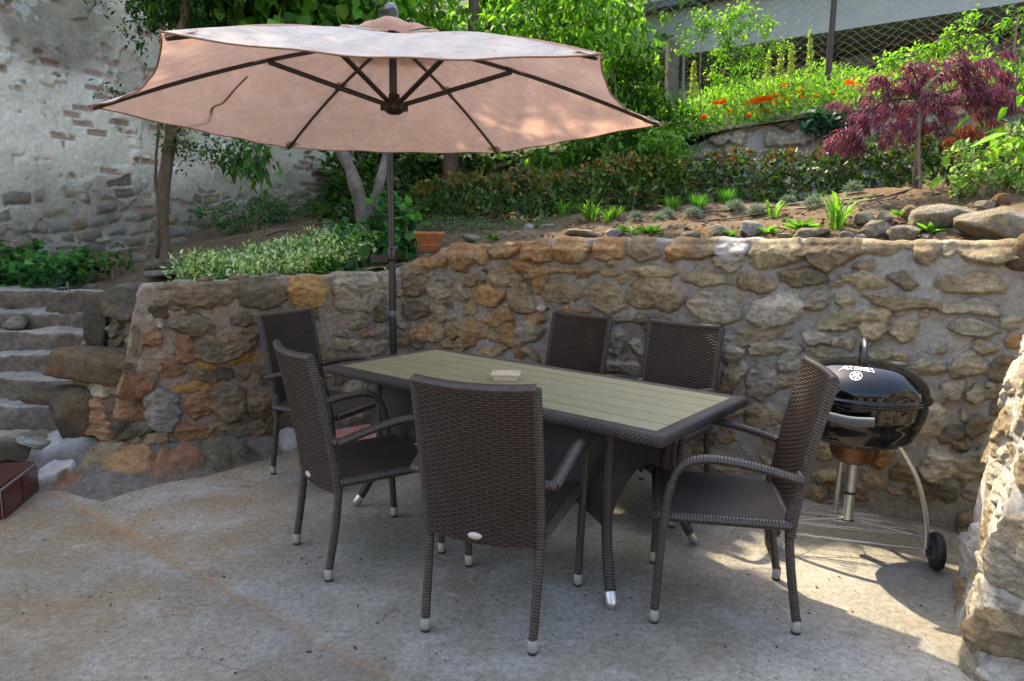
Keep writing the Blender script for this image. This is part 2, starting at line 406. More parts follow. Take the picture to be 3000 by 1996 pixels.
# ================================================================== RUBBLE WALLS
def offset_path(path, n=10):
    P = spline(path, n)
    L = np.concatenate([[0], np.cumsum(np.linalg.norm(np.diff(P, axis=0), axis=1))])
    return P, L
def stone_wall(name, path, ztop, stones, mb=None, z0=-.03, res=.0068, cap=.3, batter=.05, seed=1, fill=None, mortar='M0', mat=None, parent=None, mh=.0, pk=1.0):
    """mortared rubble: stones are (u, v, half width, half height, tilt, colour, [n])"""
    P, L = offset_path(path)
    nu = int(L[-1] / res); us = np.linspace(0, L[-1], nu)
    px, py = np.interp(us, L, P[:, 0]), np.interp(us, L, P[:, 1])
    tx, ty = np.gradient(px), np.gradient(py); l = np.hypot(tx, ty); nx, ny = ty / l, -tx / l
    k = 9; ker = np.ones(k) / k
    nx = np.convolve(np.pad(nx, k // 2, 'edge'), ker, 'valid'); ny = np.convolve(np.pad(ny, k // 2, 'edge'), ker, 'valid')
    zt = np.array([ztop(a, b) for a, b in zip(px, py)])
    if k: zt = np.convolve(np.pad(zt, 6, 'edge'), np.ones(13) / 13, 'valid')
    zt = zt + .012 * fbm(np.stack([us, us * 0], 1), 9, seed, 3)
    nv = int((zt.max() - z0) / res); t = np.linspace(0, 1, nv)
    Ug = np.repeat(us[:, None], nv, 1); Vg = z0 + t[None] * (zt[:, None] - z0)
    UV = np.stack([Ug, Vg], -1)
    # stones
    rg = np.random.default_rng(seed)
    stones = [tuple(s) for s in stones]
    def cover(u, v, a, b):
        for s in stones:
            if abs(u - s[0]) < (a + s[2]) * .86 and abs(v - s[1]) < (b + s[3]) * .86: return True
        return False
    if fill:
        sizes, cols, tries, (fu0, fu1), minz = fill
        for a0 in sizes:
            for _ in range(tries):
                u = rg.uniform(fu0, min(fu1, L[-1])); zz = np.interp(u, us, zt); v = rg.uniform(minz, zz)
                a = a0 * rg.uniform(.7, 1.3); b = a * rg.uniform(.45, .95)
                b = min(b, .1)
                if v + b > zz + .03: continue
                if not cover(u, v, a, b): stones.append((u, v, a, b, rg.uniform(-12, 12), cols[rg.integers(len(cols))]))
    for i_, s in enumerate(stones):
        zz = np.interp(s[0], us, zt)
        if s[1] + s[3] > zz - .075 and s[1] < zz: stones[i_] = (s[0], s[1] + .03, s[2] * 1.06, s[3] + .012, *s[4:])
    wu = Ug + .026 * vn(UV, 5.5, seed + 1) + .014 * vn(UV, 16, seed + 2) + .007 * vn(UV, 40, seed + 12)
    wv = Vg + .022 * vn(UV, 6, seed + 3) + .012 * vn(UV, 18, seed + 4) + .006 * vn(UV, 43, seed + 13)
    mort = .006 * fbm(UV, 6, seed + 5, 3) + .004 * fbm(UV, 30, seed + 6, 2)
    H = np.full(Ug.shape, -1.0); CI = np.zeros(Ug.shape + (3,)); 
    rockn = fbm(UV, 9, seed + 7, 4); ridge = 1 - np.abs(fbm(UV * [1, 1.6], 16, seed + 8, 3)) * 2
    for i, s in enumerate(stones):
        u0, v0, a, b, rot, c = s[:6]
        m = 1.35 * max(a, b)
        i0, i1 = np.searchsorted(us, (u0 - m, u0 + m))
        if i1 <= i0: continue
        sl = slice(i0, i1)
        du, dv = wu[sl] - u0, wv[sl] - v0
        ca, sa = math.cos(R(-rot)), math.sin(R(-rot))
        p, q = (du * ca - dv * sa) / (a * 1.0), (du * sa + dv * ca) / (b * 1.0)
        a_, b_ = a * 1.20 + .004, b * 1.20 + .004
        p, q = p * a / a_, q * b / b_
        sn = rg.uniform(2.6, 4.5)
        r = (np.abs(p) ** sn + np.abs(q) ** sn) ** (1 / sn)
        m_ = rg.integers(5, 9); th = (np.arange(m_) + rg.uniform(-.28, .28, m_)) * 2 * math.pi / m_ + rg.uniform(0, 6)
        dk = rg.uniform(.80, 1.02, m_)
        rp = np.max([(p * math.cos(t) + q * math.sin(t)) / d for t, d in zip(th, dk)], 0)      # broken, angular outline
        r = np.maximum(r * .97, rp)
        prot = min(.06, .022 + .30 * min(a, b)) * rg.uniform(.65, 1.35) * pk
        e = np.clip((1.0 - r) / .19, -3, 1)
        prof = np.where(e > 0, 1 - (1 - e) ** 2.4, e * 1.5)
        tilt = rg.normal(0, .45, 2)
        # two or three broken planes on the face
        fac = 0
        for _ in range(3):
            t = rg.uniform(0, 6.28); k_ = p * math.cos(t) + q * math.sin(t) - rg.uniform(.0, .5); fac = fac - np.clip(k_, 0, None) * rg.uniform(.2, .75)
        strata = fbm(np.stack([du * 5, dv * 34], -1) + i * 3.7, 1.0, seed + 90, 3)
        h = prot * (prof * (1 + .30 * (p * tilt[0] + q * tilt[1]) * (e > 0)) + fac * np.clip(e * 2, 0, 1)) + (.014 * rockn[sl] + .010 * ridge[sl] + .006 * strata) * np.clip(e * 3, 0, 1)
        better = h > H[sl]
        H[sl] = np.where(better, h, H[sl])
        base = np.array(SC[c]) * rg.uniform(.82, 1.15)
        alt = np.array(SC[{'O': 'Y', 'Y': 'B', 'B': 'D', 'G': 'Y', 'W': 'G', 'D': 'B', 'R': 'O', 'L': 'G', 'A': 'O', 'M': 'G'}[c]])
        f = sstep(-.3, .45, fbm(UV[sl] + i * 3.1, 7, seed + i, 3))[..., None] * .75
        cc = base * (1 - f) + alt * f
        cc = cc * (1 + .28 * strata[..., None]) * (1 + .22 * ridge[sl][..., None] * .5)
        CI[sl] = np.where(better[..., None], cc, CI[sl])
    mo = np.array({'M0': (.305, .285, .25), 'M1': (.27, .235, .21), 'M2': (.46, .44, .39)}[mortar])
    MC = mo * (1 + .16 * fbm(UV, 3.2, seed + 30, 3)[..., None]) * (1 + .1 * fbm(UV, 25, seed + 31, 2)[..., None])
    if mortar == 'M0':   # mortar turns browner towards the corner and the stairs
        f = sstep(4.6, 2.2, Ug)[..., None]
        MC = MC * (1 - f * .9) + MC * np.array([.95, .78, .66]) * f * .9
        f2 = sstep(.35, .0, Vg + .12 * fbm(UV, 3, seed + 40, 3))[..., None] * .5   # damp splash zone at the foot
        MC = MC * (1 - f2 * .35)
    mlev = mh + .004 + mort + .012 * vn(UV, 4.5, seed + 50) + .006 * fbm(UV, 15, seed + 51, 3)
    # smeared mortar partly covers stones
    k = sstep(-.003, .009, H - mlev)[..., None]
    C = MC * (1 - k) + CI * k
    Hf = np.maximum(H, mlev)
    top = sstep(0, .06, zt[:, None] - Vg)
    D = Hf * (.35 + .65 * top)
    D = D + .02 * fbm(UV, 1.1, seed + 60, 2)
    off = D - batter * Vg
    X = px[:, None] + nx[:, None] * off; Y = py[:, None] + ny[:, None] * off
    G = np.stack([X, Y, Vg], -1)
    # cap
    nc = int(cap / .02); w = np.linspace(0, 1, nc + 1)[1:] * cap
    CX = X[:, -1:] - nx[:, None] * w; CY = Y[:, -1:] - ny[:, None] * w
    CP = np.stack([CX, CY], -1)
    CZ = zt[:, None] + np.maximum(0, D[:, -1:] * .9) * np.exp(-w / .1)[None] + .014 * fbm(CP, 9, seed + 70, 3) + .02 * np.sin(np.minimum(w / .05, 1) * 1.5)[None] * .6
    G = np.concatenate([G, np.stack([CX, CY, CZ], -1)], 1)
    fc = sstep(.25, .8, w / cap)[None, :, None]
    CC = C[:, -1:] * (1 - fc) + (mo * 1.05 * (1 + .2 * fbm(CP, 5, seed + 71, 3)[..., None])) * fc
    C = np.concatenate([C, CC], 1)
    b = mb or MB()
    b.grid(G, C=np.clip(C, .01, 1))
    if mb: return None
    return b.build(name, mat or M['stone'], parent)

# ================================================================== GROUND
def floor_mat():
    m, nt, out = newmat('worn_concrete'); q = NT(nt)
    co = q.n('TexCoord').outputs['Object']
    sp = q.n('SeparateXYZ', Vector=co); x, y = sp.outputs[0], sp.outputs[1]
    n1 = q.noise(1.1, co, 4, .55); n2 = q.noise(4.5, co, 6, .65, .6); n3 = q.noise(38, co, 5, .75); n4 = q.noise(150, co, 3, .8)
    c = q.mix(q.ramp(n1, [(.36, 0.0), (.62, 1.0)]), (.185, .163, .12), (.295, .282, .245))
    c = q.mix(q.math('MULTIPLY', q.ramp(n2, [(.5, 0.0), (.66, 1.0)]), .65), c, (.335, .32, .285))
    c = q.mix(q.math('MULTIPLY', q.ramp(n2, [(.3, 1.0), (.45, 0.0)]), .5), c, (.2, .165, .115))
    # cool bluish worn patches and warm stains on the left part of the slab
    left = q.ramp(q.math('ADD', q.math('MULTIPLY', x, -.45), q.math('MULTIPLY', q.math('SUBTRACT', n2, .5), .8)), [(.15, 0.0), (.75, 1.0)])
    c = q.mix(q.math('MULTIPLY', left, q.ramp(q.noise(2.1, co, 3, .6), [(.40, 0.0), (.60, .8)])), c, (.235, .165, .085))
    # rusty seam between the two pours
    w = q.math('MULTIPLY', q.math('SUBTRACT', q.noise(5, co, 4, .6), .5), .10)
    d = q.math('ABSOLUTE', q.math('ADD', q.math('ADD', q.math('MULTIPLY', q.math('SUBTRACT', x, SEAM[0]), SEAM[2]), q.math('MULTIPLY', q.math('SUBTRACT', y, SEAM[1]), SEAM[3])), w))
    fade = q.ramp(q.math('ADD', q.math('MULTIPLY', x, -.5), .15), [(.0, .0), (.35, .8), (1.0, 1.0)])
    sm = q.math('MULTIPLY', q.ramp(d, [(.0, .6), (.012, .45), (.045, 0.0)]), fade)
    sm = q.math('MULTIPLY', sm, q.ramp(n3, [(.3, .5), (.6, 1.0)]))
    c = q.mix(sm, c, (.30, .165, .075))
    side = q.ramp(q.math('ADD', q.math('ADD', q.math('MULTIPLY', q.math('SUBTRACT', x, SEAM[0]), SEAM[2]), q.math('MULTIPLY', q.math('SUBTRACT', y, SEAM[1]), SEAM[3])), .5), [(.49, .86), (.51, 1.0)])
    c = q.mix(1.0, c, side, 'MULTIPLY')
    # cracks
    wv = q.n('TexVoronoi', _feature='DISTANCE_TO_EDGE', Scale=.62, Randomness=1.0)
    wco = q.n('VectorMath', _operation='ADD', i0=co)
    nz = q.n('TexNoise', Scale=3.0, Detail=4.0); nt.links.new(co, nz.inputs['Vector'])
    sc = q.n('VectorMath', _operation='SCALE', i0=nz.outputs['Color']); sc.inputs['Scale'].default_value = .35
    nt.links.new(sc.outputs[0], wco.inputs[1]); nt.links.new(wco.outputs[0], wv.inputs['Vector'])
    ck = q.ramp(wv.outputs['Distance'], [(.0, .6), (.003, 0.0)])
    ck = q.math('MULTIPLY', ck, q.ramp(q.noise(1.7, co, 2, .5), [(.45, 0.0), (.6, 1.0)]))
    c = q.mix(ck, c, (.06, .05, .04))
    # pits and grit
    vo = q.n('TexVoronoi', Scale=60.0, Randomness=1.0); nt.links.new(co, vo.inputs['Vector'])
    pit = q.math('MULTIPLY', q.ramp(vo.outputs['Distance'], [(.0, 1.0), (.16, 1.0), (.24, 0.0)]), q.ramp(q.noise(3.4, co, 3, .6), [(.52, 0.0), (.66, .8)]))
    c = q.mix(pit, c, (.08, .066, .05))
    vo2 = q.n('TexVoronoi', Scale=17.0, Randomness=1.0); nt.links.new(co, vo2.inputs['Vector'])
    fl = q.math('MULTIPLY', q.ramp(vo2.outputs['Distance'], [(.0, 1.0), (.07, 1.0), (.11, 0.0)]), q.ramp(q.noise(2.2, co, 3, .6), [(.5, 0.0), (.6, .7)]))
    c = q.mix(fl, c, (.44, .43, .41))
    c = q.mix(1.0, c, q.ramp(n3, [(.3, .62), (.7, 1.34)]), 'MULTIPLY')
    c = q.mix(1.0, c, q.ramp(n4, [(.3, .68), (.7, 1.3)]), 'MULTIPLY')
    n5 = q.noise(11, co, 7, .8, .4)
    c = q.mix(q.ramp(n5, [(.56, 0.0), (.63, .5)]), c, (.15, .13, .10))
    c = q.mix(q.ramp(n5, [(.34, .55), (.42, 0.0)]), c, (.355, .34, .305))
    p = q.n('BsdfPrincipled', Roughness=.85); p.inputs['Specular IOR Level'].default_value = .3
    nt.links.new(c, p.inputs['Base Color'])
    h = q.math('ADD', q.math('MULTIPLY', n2, .6), q.math('ADD', q.math('MULTIPLY', n3, .3), q.math('MULTIPLY', pit, -.25)))
    nt.links.new(q.bump(h, 1.0, .012), p.inputs['Normal'])
    nt.links.new(p.outputs[0], out.inputs[0])
    return m
# seam through two floor points (point, unit normal)
_a, _b = np.array([-2.43, 3.52]), np.array([-.57, 2.16])
_d = (_b - _a) / np.linalg.norm(_b - _a)
SEAM = (float(_a[0]), float(_a[1]), float(-_d[1]), float(_d[0]))
M['floor'] = floor_mat()
MB().grid(np.array([[[x, y, 0] for y in np.linspace(-14, 6.2, 30)] for x in np.linspace(-14, 14, 40)]), flip=True).build('patio_floor', M['floor']); tag(bpy.data.objects['patio_floor'], kind='structure')
MB().grid(np.array([[[x, y, -.25] for y in (-400, 400)] for x in (-400, 400)]), flip=True).build('ground', pbr('far_ground', (.13, .11, .07), .95)); tag(bpy.data.objects['ground'], kind='structure')

def soil_mat():
    m, nt, out = newmat('garden_soil'); q = NT(nt)
    co = q.n('TexCoord').outputs['Object']
    x = q.n('SeparateXYZ', Vector=co).outputs[0]
    n1 = q.noise(2.2, co, 5, .6); n2 = q.noise(22, co, 6, .75); n3 = q.noise(80, co, 4, .75)
    c = q.mix(q.ramp(n1, [(.3, 0.0), (.7, 1.0)]), (.17, .115, .07), (.27, .195, .125))
    rs = q.ramp(q.math('MULTIPLY', x, .25), [(.1, 0.0), (.7, 1.0)])
    c = q.mix(rs, c, q.mix(q.ramp(n1, [(.3, 0.0), (.7, 1.0)]), (.195, .13, .08), (.28, .2, .13)))
    c = q.mix(1.0, c, q.ramp(n2, [(.25, .5), (.75, 1.45)]), 'MULTIPLY')
    c = q.mix(1.0, c, q.ramp(n3, [(.25, .65), (.75, 1.35)]), 'MULTIPLY')
    vo = q.n('TexVoronoi', Scale=24.0); nt.links.new(co, vo.inputs['Vector'])
    c = q.mix(q.math('MULTIPLY', q.ramp(vo.outputs['Distance'], [(.0, 1.0), (.2, 1.0), (.3, 0.0)]), q.ramp(q.noise(6, co, 2, .5), [(.5, 0.0), (.6, .7)])), c, (.36, .3, .22))
    p = q.n('BsdfPrincipled', Roughness=1.0); p.inputs['Specular IOR Level'].default_value = .1
    nt.links.new(c, p.inputs['Base Color'])
    nt.links.new(q.bump(q.math('ADD', n2, q.math('MULTIPLY', n3, .4)), 1.0, .05), p.inputs['Normal'])
    nt.links.new(p.outputs[0], out.inputs[0])
    return m
M['soil'] = soil_mat()

PW = [(-3.05, 5.2), (-2.82, 4.3), (-2.62, 4.03), (-2.38, 3.93), (-2.2, 3.98), (-1.62, 4.36), (-1.2, 4.68), (-.86, 4.98), (-.72, 5.04), (-.5, 4.97), (-.2, 4.78), (1.02, 4.03), (1.6, 3.68), (2.2, 3.29), (2.9, 2.8)]
PWs, PWL = offset_path(PW)
CT = np.array([(-4.9, 6.2, 1.02), (-3.9, 5.6, .93), (-3.2, 5.5, .93), (-3.3, 6.5, 1.12), (-2.95, 5.8, 1.2), (-2.6, 5.2, 1.0), (-2.2, 4.5, 1.02), (-1.6, 4.85, 1.07), (-1.0, 5.4, 1.18), (-1.3, 6.2, 1.36), (-2.4, 6.3, 1.3), (-2.3, 7.5, 1.5),
               (-.6, 5.6, 1.30), (-.5, 5.2, 1.22), (.2, 4.9, 1.30), (1.2, 4.3, 1.35), (2.2, 3.7, 1.39), (3.0, 3.2, 1.43), (-.5, 7.6, 1.58), (1.0, 7.0, 1.69), (2, 6.5, 1.76), (3.2, 5.7, 1.87), (4, 5.3, 1.95), (5.2, 4.8, 2.05), (0, 6, 1.48), (1.5, 5.5, 1.55), (2.6, 4.6, 1.63), (3.6, 4.1, 1.68),
               (-.5, 9.3, 1.9), (2, 8.2, 1.95), (4.5, 7, 2.1), (-2.2, 10, 1.9), (-3.5, 9.5, 1.6), (6, 5.5, 2.2), (-4.8, 8, 1.2)])
def ter(x, y):
    x, y = np.asarray(x, float), np.asarray(y, float)
    d2 = (x[..., None] - CT[:, 0]) ** 2 + (y[..., None] - CT[:, 1]) ** 2
    w = 1 / (d2 + .08) ** 1.7
    return (w * CT[:, 2]).sum(-1) / w.sum(-1)
def front_y(x):
    return np.interp(x, [-9, -3.12, -3.1, -2.6, *PWs[45:, 0], 3.4, 7], [5.42, 5.42, 5.3, 4.55, *(PWs[45:, 1] + .17), 2.75, 2.6])
gx = np.arange(-8, 7.2, .05); gy = np.arange(2.5, 11.5, .05)
TX, TY = np.meshgrid(gx, gy, indexing='ij')
fy = front_y(TX); TYc = np.maximum(TY, fy)
TZ = ter(TX, TYc); pp = np.stack([TX, TYc], -1)
TZ = TZ + .022 * fbm(pp, 4, 3, 3) + .016 * fbm(pp, 14, 4, 2)
T_ = np.stack([TX, TYc, TZ], -1)
keep = TY >= fy - .06
idx = np.arange(TX.size).reshape(TX.shape)
Q = np.stack([idx[:-1, :-1], idx[1:, :-1], idx[1:, 1:], idx[:-1, 1:]], -1)
ok = keep[:-1, :-1] | keep[1:, 1:] | keep[1:, :-1] | keep[:-1, 1:]
tag(mk('garden_soil', T_.reshape(-1, 3), Q[ok], M['soil']), kind='structure')

# ================================================================== RETAINING WALL
def wall_top(x, y):
    return float(np.interp(x, [-3.1, -2.3, -2.19, -2.0, -1.5, -.86, -.8, -.76, -.6, -.52, -.2, .2, 1.2, 2.2, 2.45, 2.55, 2.9], [.5, .52, 1.09, 1.10, 1.13, 1.15, 1.15, 1.23, 1.26, 1.34, 1.345, 1.405, 1.42, 1.425, 1.43, 1.49, 1.50]))
rw = thing('retaining_wall', 'mortared rubble stone retaining wall behind the table and the grill', 'stone wall', (-.72, 5.04, 0))
b = MB()
stone_wall('face', PW, wall_top, STONES, b, seed=21, fill=((.08, .05, .03), 'BYGDGOYBG', 420, (.9, 7.6), .02), cap=.24)
UPW = [(-3.08, 5.5), (-2.93, 4.75), (-2.74, 4.4), (-2.45, 4.27), (-2.12, 4.22)]
stone_wall('face2', UPW, lambda x, y: float(np.interp(x, [-3.1, -2.75, -2.5, -2.2], [.9, .93, 1.0, 1.05])), [(1.05, .82, .09, .16, 0, 'D'), (1.25, .83, .07, .14, 5, 'B'), (.4, .8, .2, .1, 0, 'D'), (.8, .8, .12, .1, 0, 'G')], b, z0=.4, seed=5, fill=((.06, .03), 'BDG', 200, (0, 2), .5), cap=.5, mortar='M1')
face = b.build('stonework', M['stone'], rw); face.location = (.72, -5.04, 0)
def wrock(loc, size, seed, rot=(0, 0, 0), **kw):
    o = rock('stone', (loc[0] + .72, loc[1] - 5.04, loc[2]), size, seed, rot, rw, **kw); return o
wrock((-2.47, 4.13, .60), (.66, .42, .26), 3, (0, R(3), R(-3)), n=4.5, cuts=9, rough=.13, fine=.035, cols=('B', 'R'))
wrock((-2.62, 4.02, .30), (.3, .3, .42), 8, (R(8), 0, R(30)), n=3.2, cuts=9, rough=.14, fine=.04, cols=('D', 'B'))
wrock((-2.36, 4.0, .28), (.3, .22, .36), 12, (0, R(8), 0), n=3, cuts=9, rough=.14, fine=.04, cols=('B', 'D'))
wrock((-2.40, 4.28, .965), (.42, .34, .15), 15, (R(8), R(14), R(-12)), n=3.2, cuts=8, rough=.12, cols=('D', 'B'))
wrock((-2.20, 4.18, .945), (.26, .26, .22), 17, (R(-10), R(10), R(20)), n=2.6, cuts=7, rough=.1, cols=('D', 'R'))
wrock((-2.52, 4.45, 1.02), (.26, .2, .14), 19, (0, R(-10), R(30)), n=3, cuts=7, cols=('D', 'G'))
wrock((-2.66, 4.33, .80), (.16, .14, .34), 23, (0, R(6), 0), n=3.5, cuts=6, cols=('D', 'D'))
wrock((2.62, 3.18, 1.42), (.62, .34, .22), 31, (0, R(-6), R(-34)), n=3.4, cuts=6, rough=.07, cols=('Y', 'B'))
for i, (px_, py_, z_, s_) in enumerate(((-2.33, 4.35, 1.08, .09), (-2.1, 4.35, 1.1, .1), (-1.97, 4.36, 1.12, .11), (-1.78, 4.45, 1.13, .09), (-1.6, 4.6, 1.14, .1))):
    wrock((px_, py_, z_), (s_ * 1.5, s_, s_ * .6), 40 + i, (0, 0, i), cuts=5, sub=3, cols=(('R', 'L'), ('L', 'W'), ('R', 'Y'), ('O', 'G'), ('W', 'G'))[i])

# stone end of the wall at the right
PP = [(3.4, 2.66), (2.4, 2.70), (1.98, 2.69), (1.86, 2.63), (1.76, 2.42), (1.585, 2.14), (1.585, 2.07), (1.65, 2.03), (2.2, 1.97), (3.2, 1.9)]
pl = [(1.72, .95, .13, .1, 10, 'W'), (1.62, .72, .1, .12, 0, 'Y'), (1.72, .52, .1, .14, 15, 'W'), (1.86, .38, .09, .13, 20, 'Y'), (1.66, .22, .12, .12, 0, 'L'), (1.9, 1.0, .11, .09, 0, 'W'), (1.85, .75, .09, .08, 0, 'L'), (1.92, .15, .08, .1, 0, 'W'), (1.6, 1.12, .1, .07, 0, 'W'), (1.75, 1.18, .09, .05, 0, 'Y'),
      (2.3, .9, .2, .1, 0, 'B'), (2.35, .7, .22, .08, 0, 'Y'), (2.3, .45, .2, .12, 0, 'G'), (2.35, .2, .22, .1, 0, 'B'), (2.3, 1.1, .18, .09, 0, 'D'), (2.75, .8, .2, .13, 0, 'B'), (2.7, .5, .18, .1, 0, 'O'), (2.75, .2, .2, .12, 0, 'D')]
pl = [(s[0], s[1], s[2] * .72, s[3] * .72, *s[4:]) if s[0] < 2.1 else s for s in pl]
ew = stone_wall('wall_end', PP, lambda x, y: float(np.interp(x, [1.5, 1.7, 1.95, 2.4, 3], [1.0, 1.12, 1.22, 1.30, 1.34])), pl, seed=77, fill=((.10, .06, .035), 'WLYWGYBW', 520, (1.3, 3.9), .02), batter=.03, cap=.37, res=.0055, mh=.012, mortar='M2', pk=.62)
_v = np.empty(len(ew.data.vertices) * 3, np.float32); ew.data.vertices.foreach_get('co', _v); _v = _v.reshape(-1, 3); _v[:, 0] += .12 * np.clip(_v[:, 2], 0, None); ew.data.vertices.foreach_set('co', _v.ravel()); ew.data.update()
tag(ew, 'pale rough rubble wall end standing in the right foreground', 'stone wall')

# low mortared ledge at the foot of the wall
lo = np.array([(-2.86, 3.62), (-2.57, 3.56), (-2.43, 3.54), (-2.2, 3.42), (-2.12, 3.52), (-1.99, 3.72), (-1.79, 3.86), (-1.56, 4.18), (-1.4, 4.40), (-1.2, 4.56)])
li_ = np.array([(-2.9, 4.25), (-2.74, 4.2), (-2.62, 4.1), (-2.38, 4.02), (-2.2, 4.06), (-1.95, 4.25), (-1.75, 4.40), (-1.5, 4.56), (-1.3, 4.66), (-1.1, 4.82)])
lo, li_ = spline(lo, 16), spline(li_, 16)
tt = np.linspace(0, 1, 70)[None, :, None]
LP = lo[:, None] * (1 - tt) + li_[:, None] * tt
t2 = tt[..., 0] * np.ones(len(lo))[:, None]
LZ = .15 * sstep(.0, .9, t2) ** 1.15 + .03 * fbm(LP, 3, 9, 3) * sstep(0, .4, t2) + .012 * fbm(LP, 12, 10, 3) * sstep(0, .25, t2) - .004
LZ = LZ + .05 * np.exp(-((LP[..., 0] + 2.65) ** 2 + (LP[..., 1] - 4.0) ** 2) / .05)
LC = np.array((.165, .148, .125)) * (1 + .2 * fbm(LP, 4, 33, 3)[..., None])
for i, (x, y, a, b_, rot, c, hh) in enumerate(((-2.23, 3.81, .14, .14, -50, 'O', .02), (-2.38, 3.86, .07, .14, -40, 'B', .02), (-2.07, 3.83, .06, .07, 0, 'R', .03), (-1.86, 3.95, .10, .24, -48, 'D', .06), (-1.93, 3.87, .07, .12, -40, 'R', .05), (-1.7, 4.1, .08, .14, -45, 'D', .03), (-2.66, 4.0, .2, .13, 10, 'L', .05), (-2.13, 3.5, .09, .035, 40, 'A', .02), (-2.2, 4.1, .2, .06, 0, 'L', .03), (-2.6, 3.72, .1, .08, 10, 'L', .05), (-2.5, 3.68, .08, .06, 20, 'R', .0), (-1.45, 4.42, .1, .06, 30, 'L', .02))):
    dx, dy = LP[..., 0] - x + .02 * vn(LP, 9, i), LP[..., 1] - y + .02 * vn(LP, 9, i + 50)
    ca, sa = math.cos(R(rot)), math.sin(R(rot))
    r = np.hypot((dx * ca + dy * sa) / a, (-dx * sa + dy * ca) / b_) * (1 + .25 * vn(LP, 6, i + 80))
    k = sstep(1.1, .85, r)
    k = k * sstep(.02, .2, t2)
    LZ = LZ + k * hh + k * .008 * fbm(LP, 20, i, 2)
    LC = LC * (1 - k[..., None]) + np.array(SC[c]) * 1.05 * (1 + .3 * fbm(LP, 9, i + 9, 3)[..., None]) * k[..., None]
o = MB().grid(np.concatenate([LP, LZ[..., None]], -1), C=np.clip(LC, .01, 1), flip=True).build('stone_ledge', M['stone'])
tag(o, 'low cement ledge set with flat stones at the foot of the wall', 'ledge')

# ================================================================== STAIRS
st = thing('stone_staircase', 'rough stone and cement steps climbing to the garden at the left', 'steps', (-3.3, 4.2, 0))
for k in range(7):
    z = .17 + .132 * k; y0 = 4.02 + .20 * k
    xr = (-2.76, -2.84, -2.9, -2.96, -3.0, -3.04, -3.06)[k]; xl = -4.6
    y1 = y0 + .50
    n_ = 60
    # one tread with its riser as a bent sheet with real thickness
    us = np.linspace(xl, xr, 110)
    prof = [(0, -.16), (0, -.12), (0, -.08), (-.004, -.05), (-.008, -.025), (-.004, -.008), (.012, -.001)] + [(t, .004) for t in np.linspace(.03, .46, 22)]
    G = []
    for u in us:
        G.append([[u, y0 + a, z + c] for a, c in prof])
    G = np.array(G); pn = G * [1, 1, 1]
    G[..., 1] += .045 * fbm(np.stack([G[..., 0], G[..., 2] * 3 + k * 9], -1), 2.2, 60 + k, 3) + .05 * (us[:, None] - xr) * -.35
    G[..., 2] += .03 * fbm(pn[..., :2] + k * 5, 3, 70 + k, 3) + .016 * fbm(pn[..., :2], 10, 71 + k, 3)
    G[..., 1] += .05 * fbm(pn, 8, 75 + k, 4) * (G[..., 2] < z)[..., None][..., 0]
    f = sstep(.0, .25, fbm(pn + k * 7.7, 3.6, 90 + k, 3))[..., None]
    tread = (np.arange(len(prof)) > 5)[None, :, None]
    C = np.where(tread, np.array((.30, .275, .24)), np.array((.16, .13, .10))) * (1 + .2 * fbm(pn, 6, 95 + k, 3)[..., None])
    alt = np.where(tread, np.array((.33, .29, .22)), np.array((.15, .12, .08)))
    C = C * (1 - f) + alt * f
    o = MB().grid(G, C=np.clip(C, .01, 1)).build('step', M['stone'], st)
    o.location = (3.3, -4.2, 0)
def strock(loc, size, seed, rot=(0, 0, 0), **kw):
    return rock('stone', (loc[0] + 3.3, loc[1] - 4.2, loc[2]), size, seed, rot, st, **kw)
strock((-2.86, 4.02, .17), (.3, .22, .05), 101, (0, R(4), R(-25)), n=4, cuts=5, rough=.05, cols=('Y', 'L'))
strock((-3.03, 4.30, .36), (.3, .1, .1), 102, (0, 0, R(-4)), cuts=5, cols=('D', 'B'))
strock((-2.97, 4.73, .63), (.1, .06, .08), 103, cuts=5, cols=('B', 'W'), rough=.2)
strock((-3.32, 5.1, .83), (.34, .16, .15), 104, (0, 0, R(-8)), n=4, cuts=5, cols=('D', 'B'))
strock((-3.22, 5.38, .96), (.3, .14, .12), 105, (0, 0, R(-6)), n=3.6, cuts=5, cols=('D', 'G'))
strock((-3.62, 4.42, .33), (.3, .14, .12), 106, (0, 0, 0), n=3.6, cuts=5, cols=('B', 'D'))

# tiled doorstep at the left edge
M['tile'] = pbr('red_glazed_tile', (.07, .013, .011), .22, 0, .3, 12, spec=.5)
M['grout'] = pbr('pale_grout', (.33, .31, .29), .9, 0, .2, 60)
td = thing('tiled_step', 'dark red glazed tile steps at the left edge of the patio', 'step', (-2.80, 3.36, 0))
g = MB(); g.box((-.075, 0.0, .08), (.62, .4, .15)); g.box((-.22, .03, .24), (.5, .4, .19)); g.build('bed', M['grout'], td)
t = MB()
for k in range(4):
    t.box((-.31 + .156 * k, -.006, .163), (.150, .405, .016))
    t.box((-.31 + .156 * k, -.205, .076), (.150, .012, .140))
for k in range(2): t.box((.241, -.1 + .2 * k, .076), (.012, .19, .14))
for k in range(3):
    t.box((-.39 + .156 * k, .024, .343), (.150, .405, .016)); t.box((-.39 + .156 * k, -.176, .25), (.150, .012, .155))
for k in range(2): t.box((.037, -.07 + .2 * k, .25), (.012, .19, .155))
o = t.build('tiles', M['tile'], td, bevel=.004)
td.rotation_euler = (0, 0, R(14))

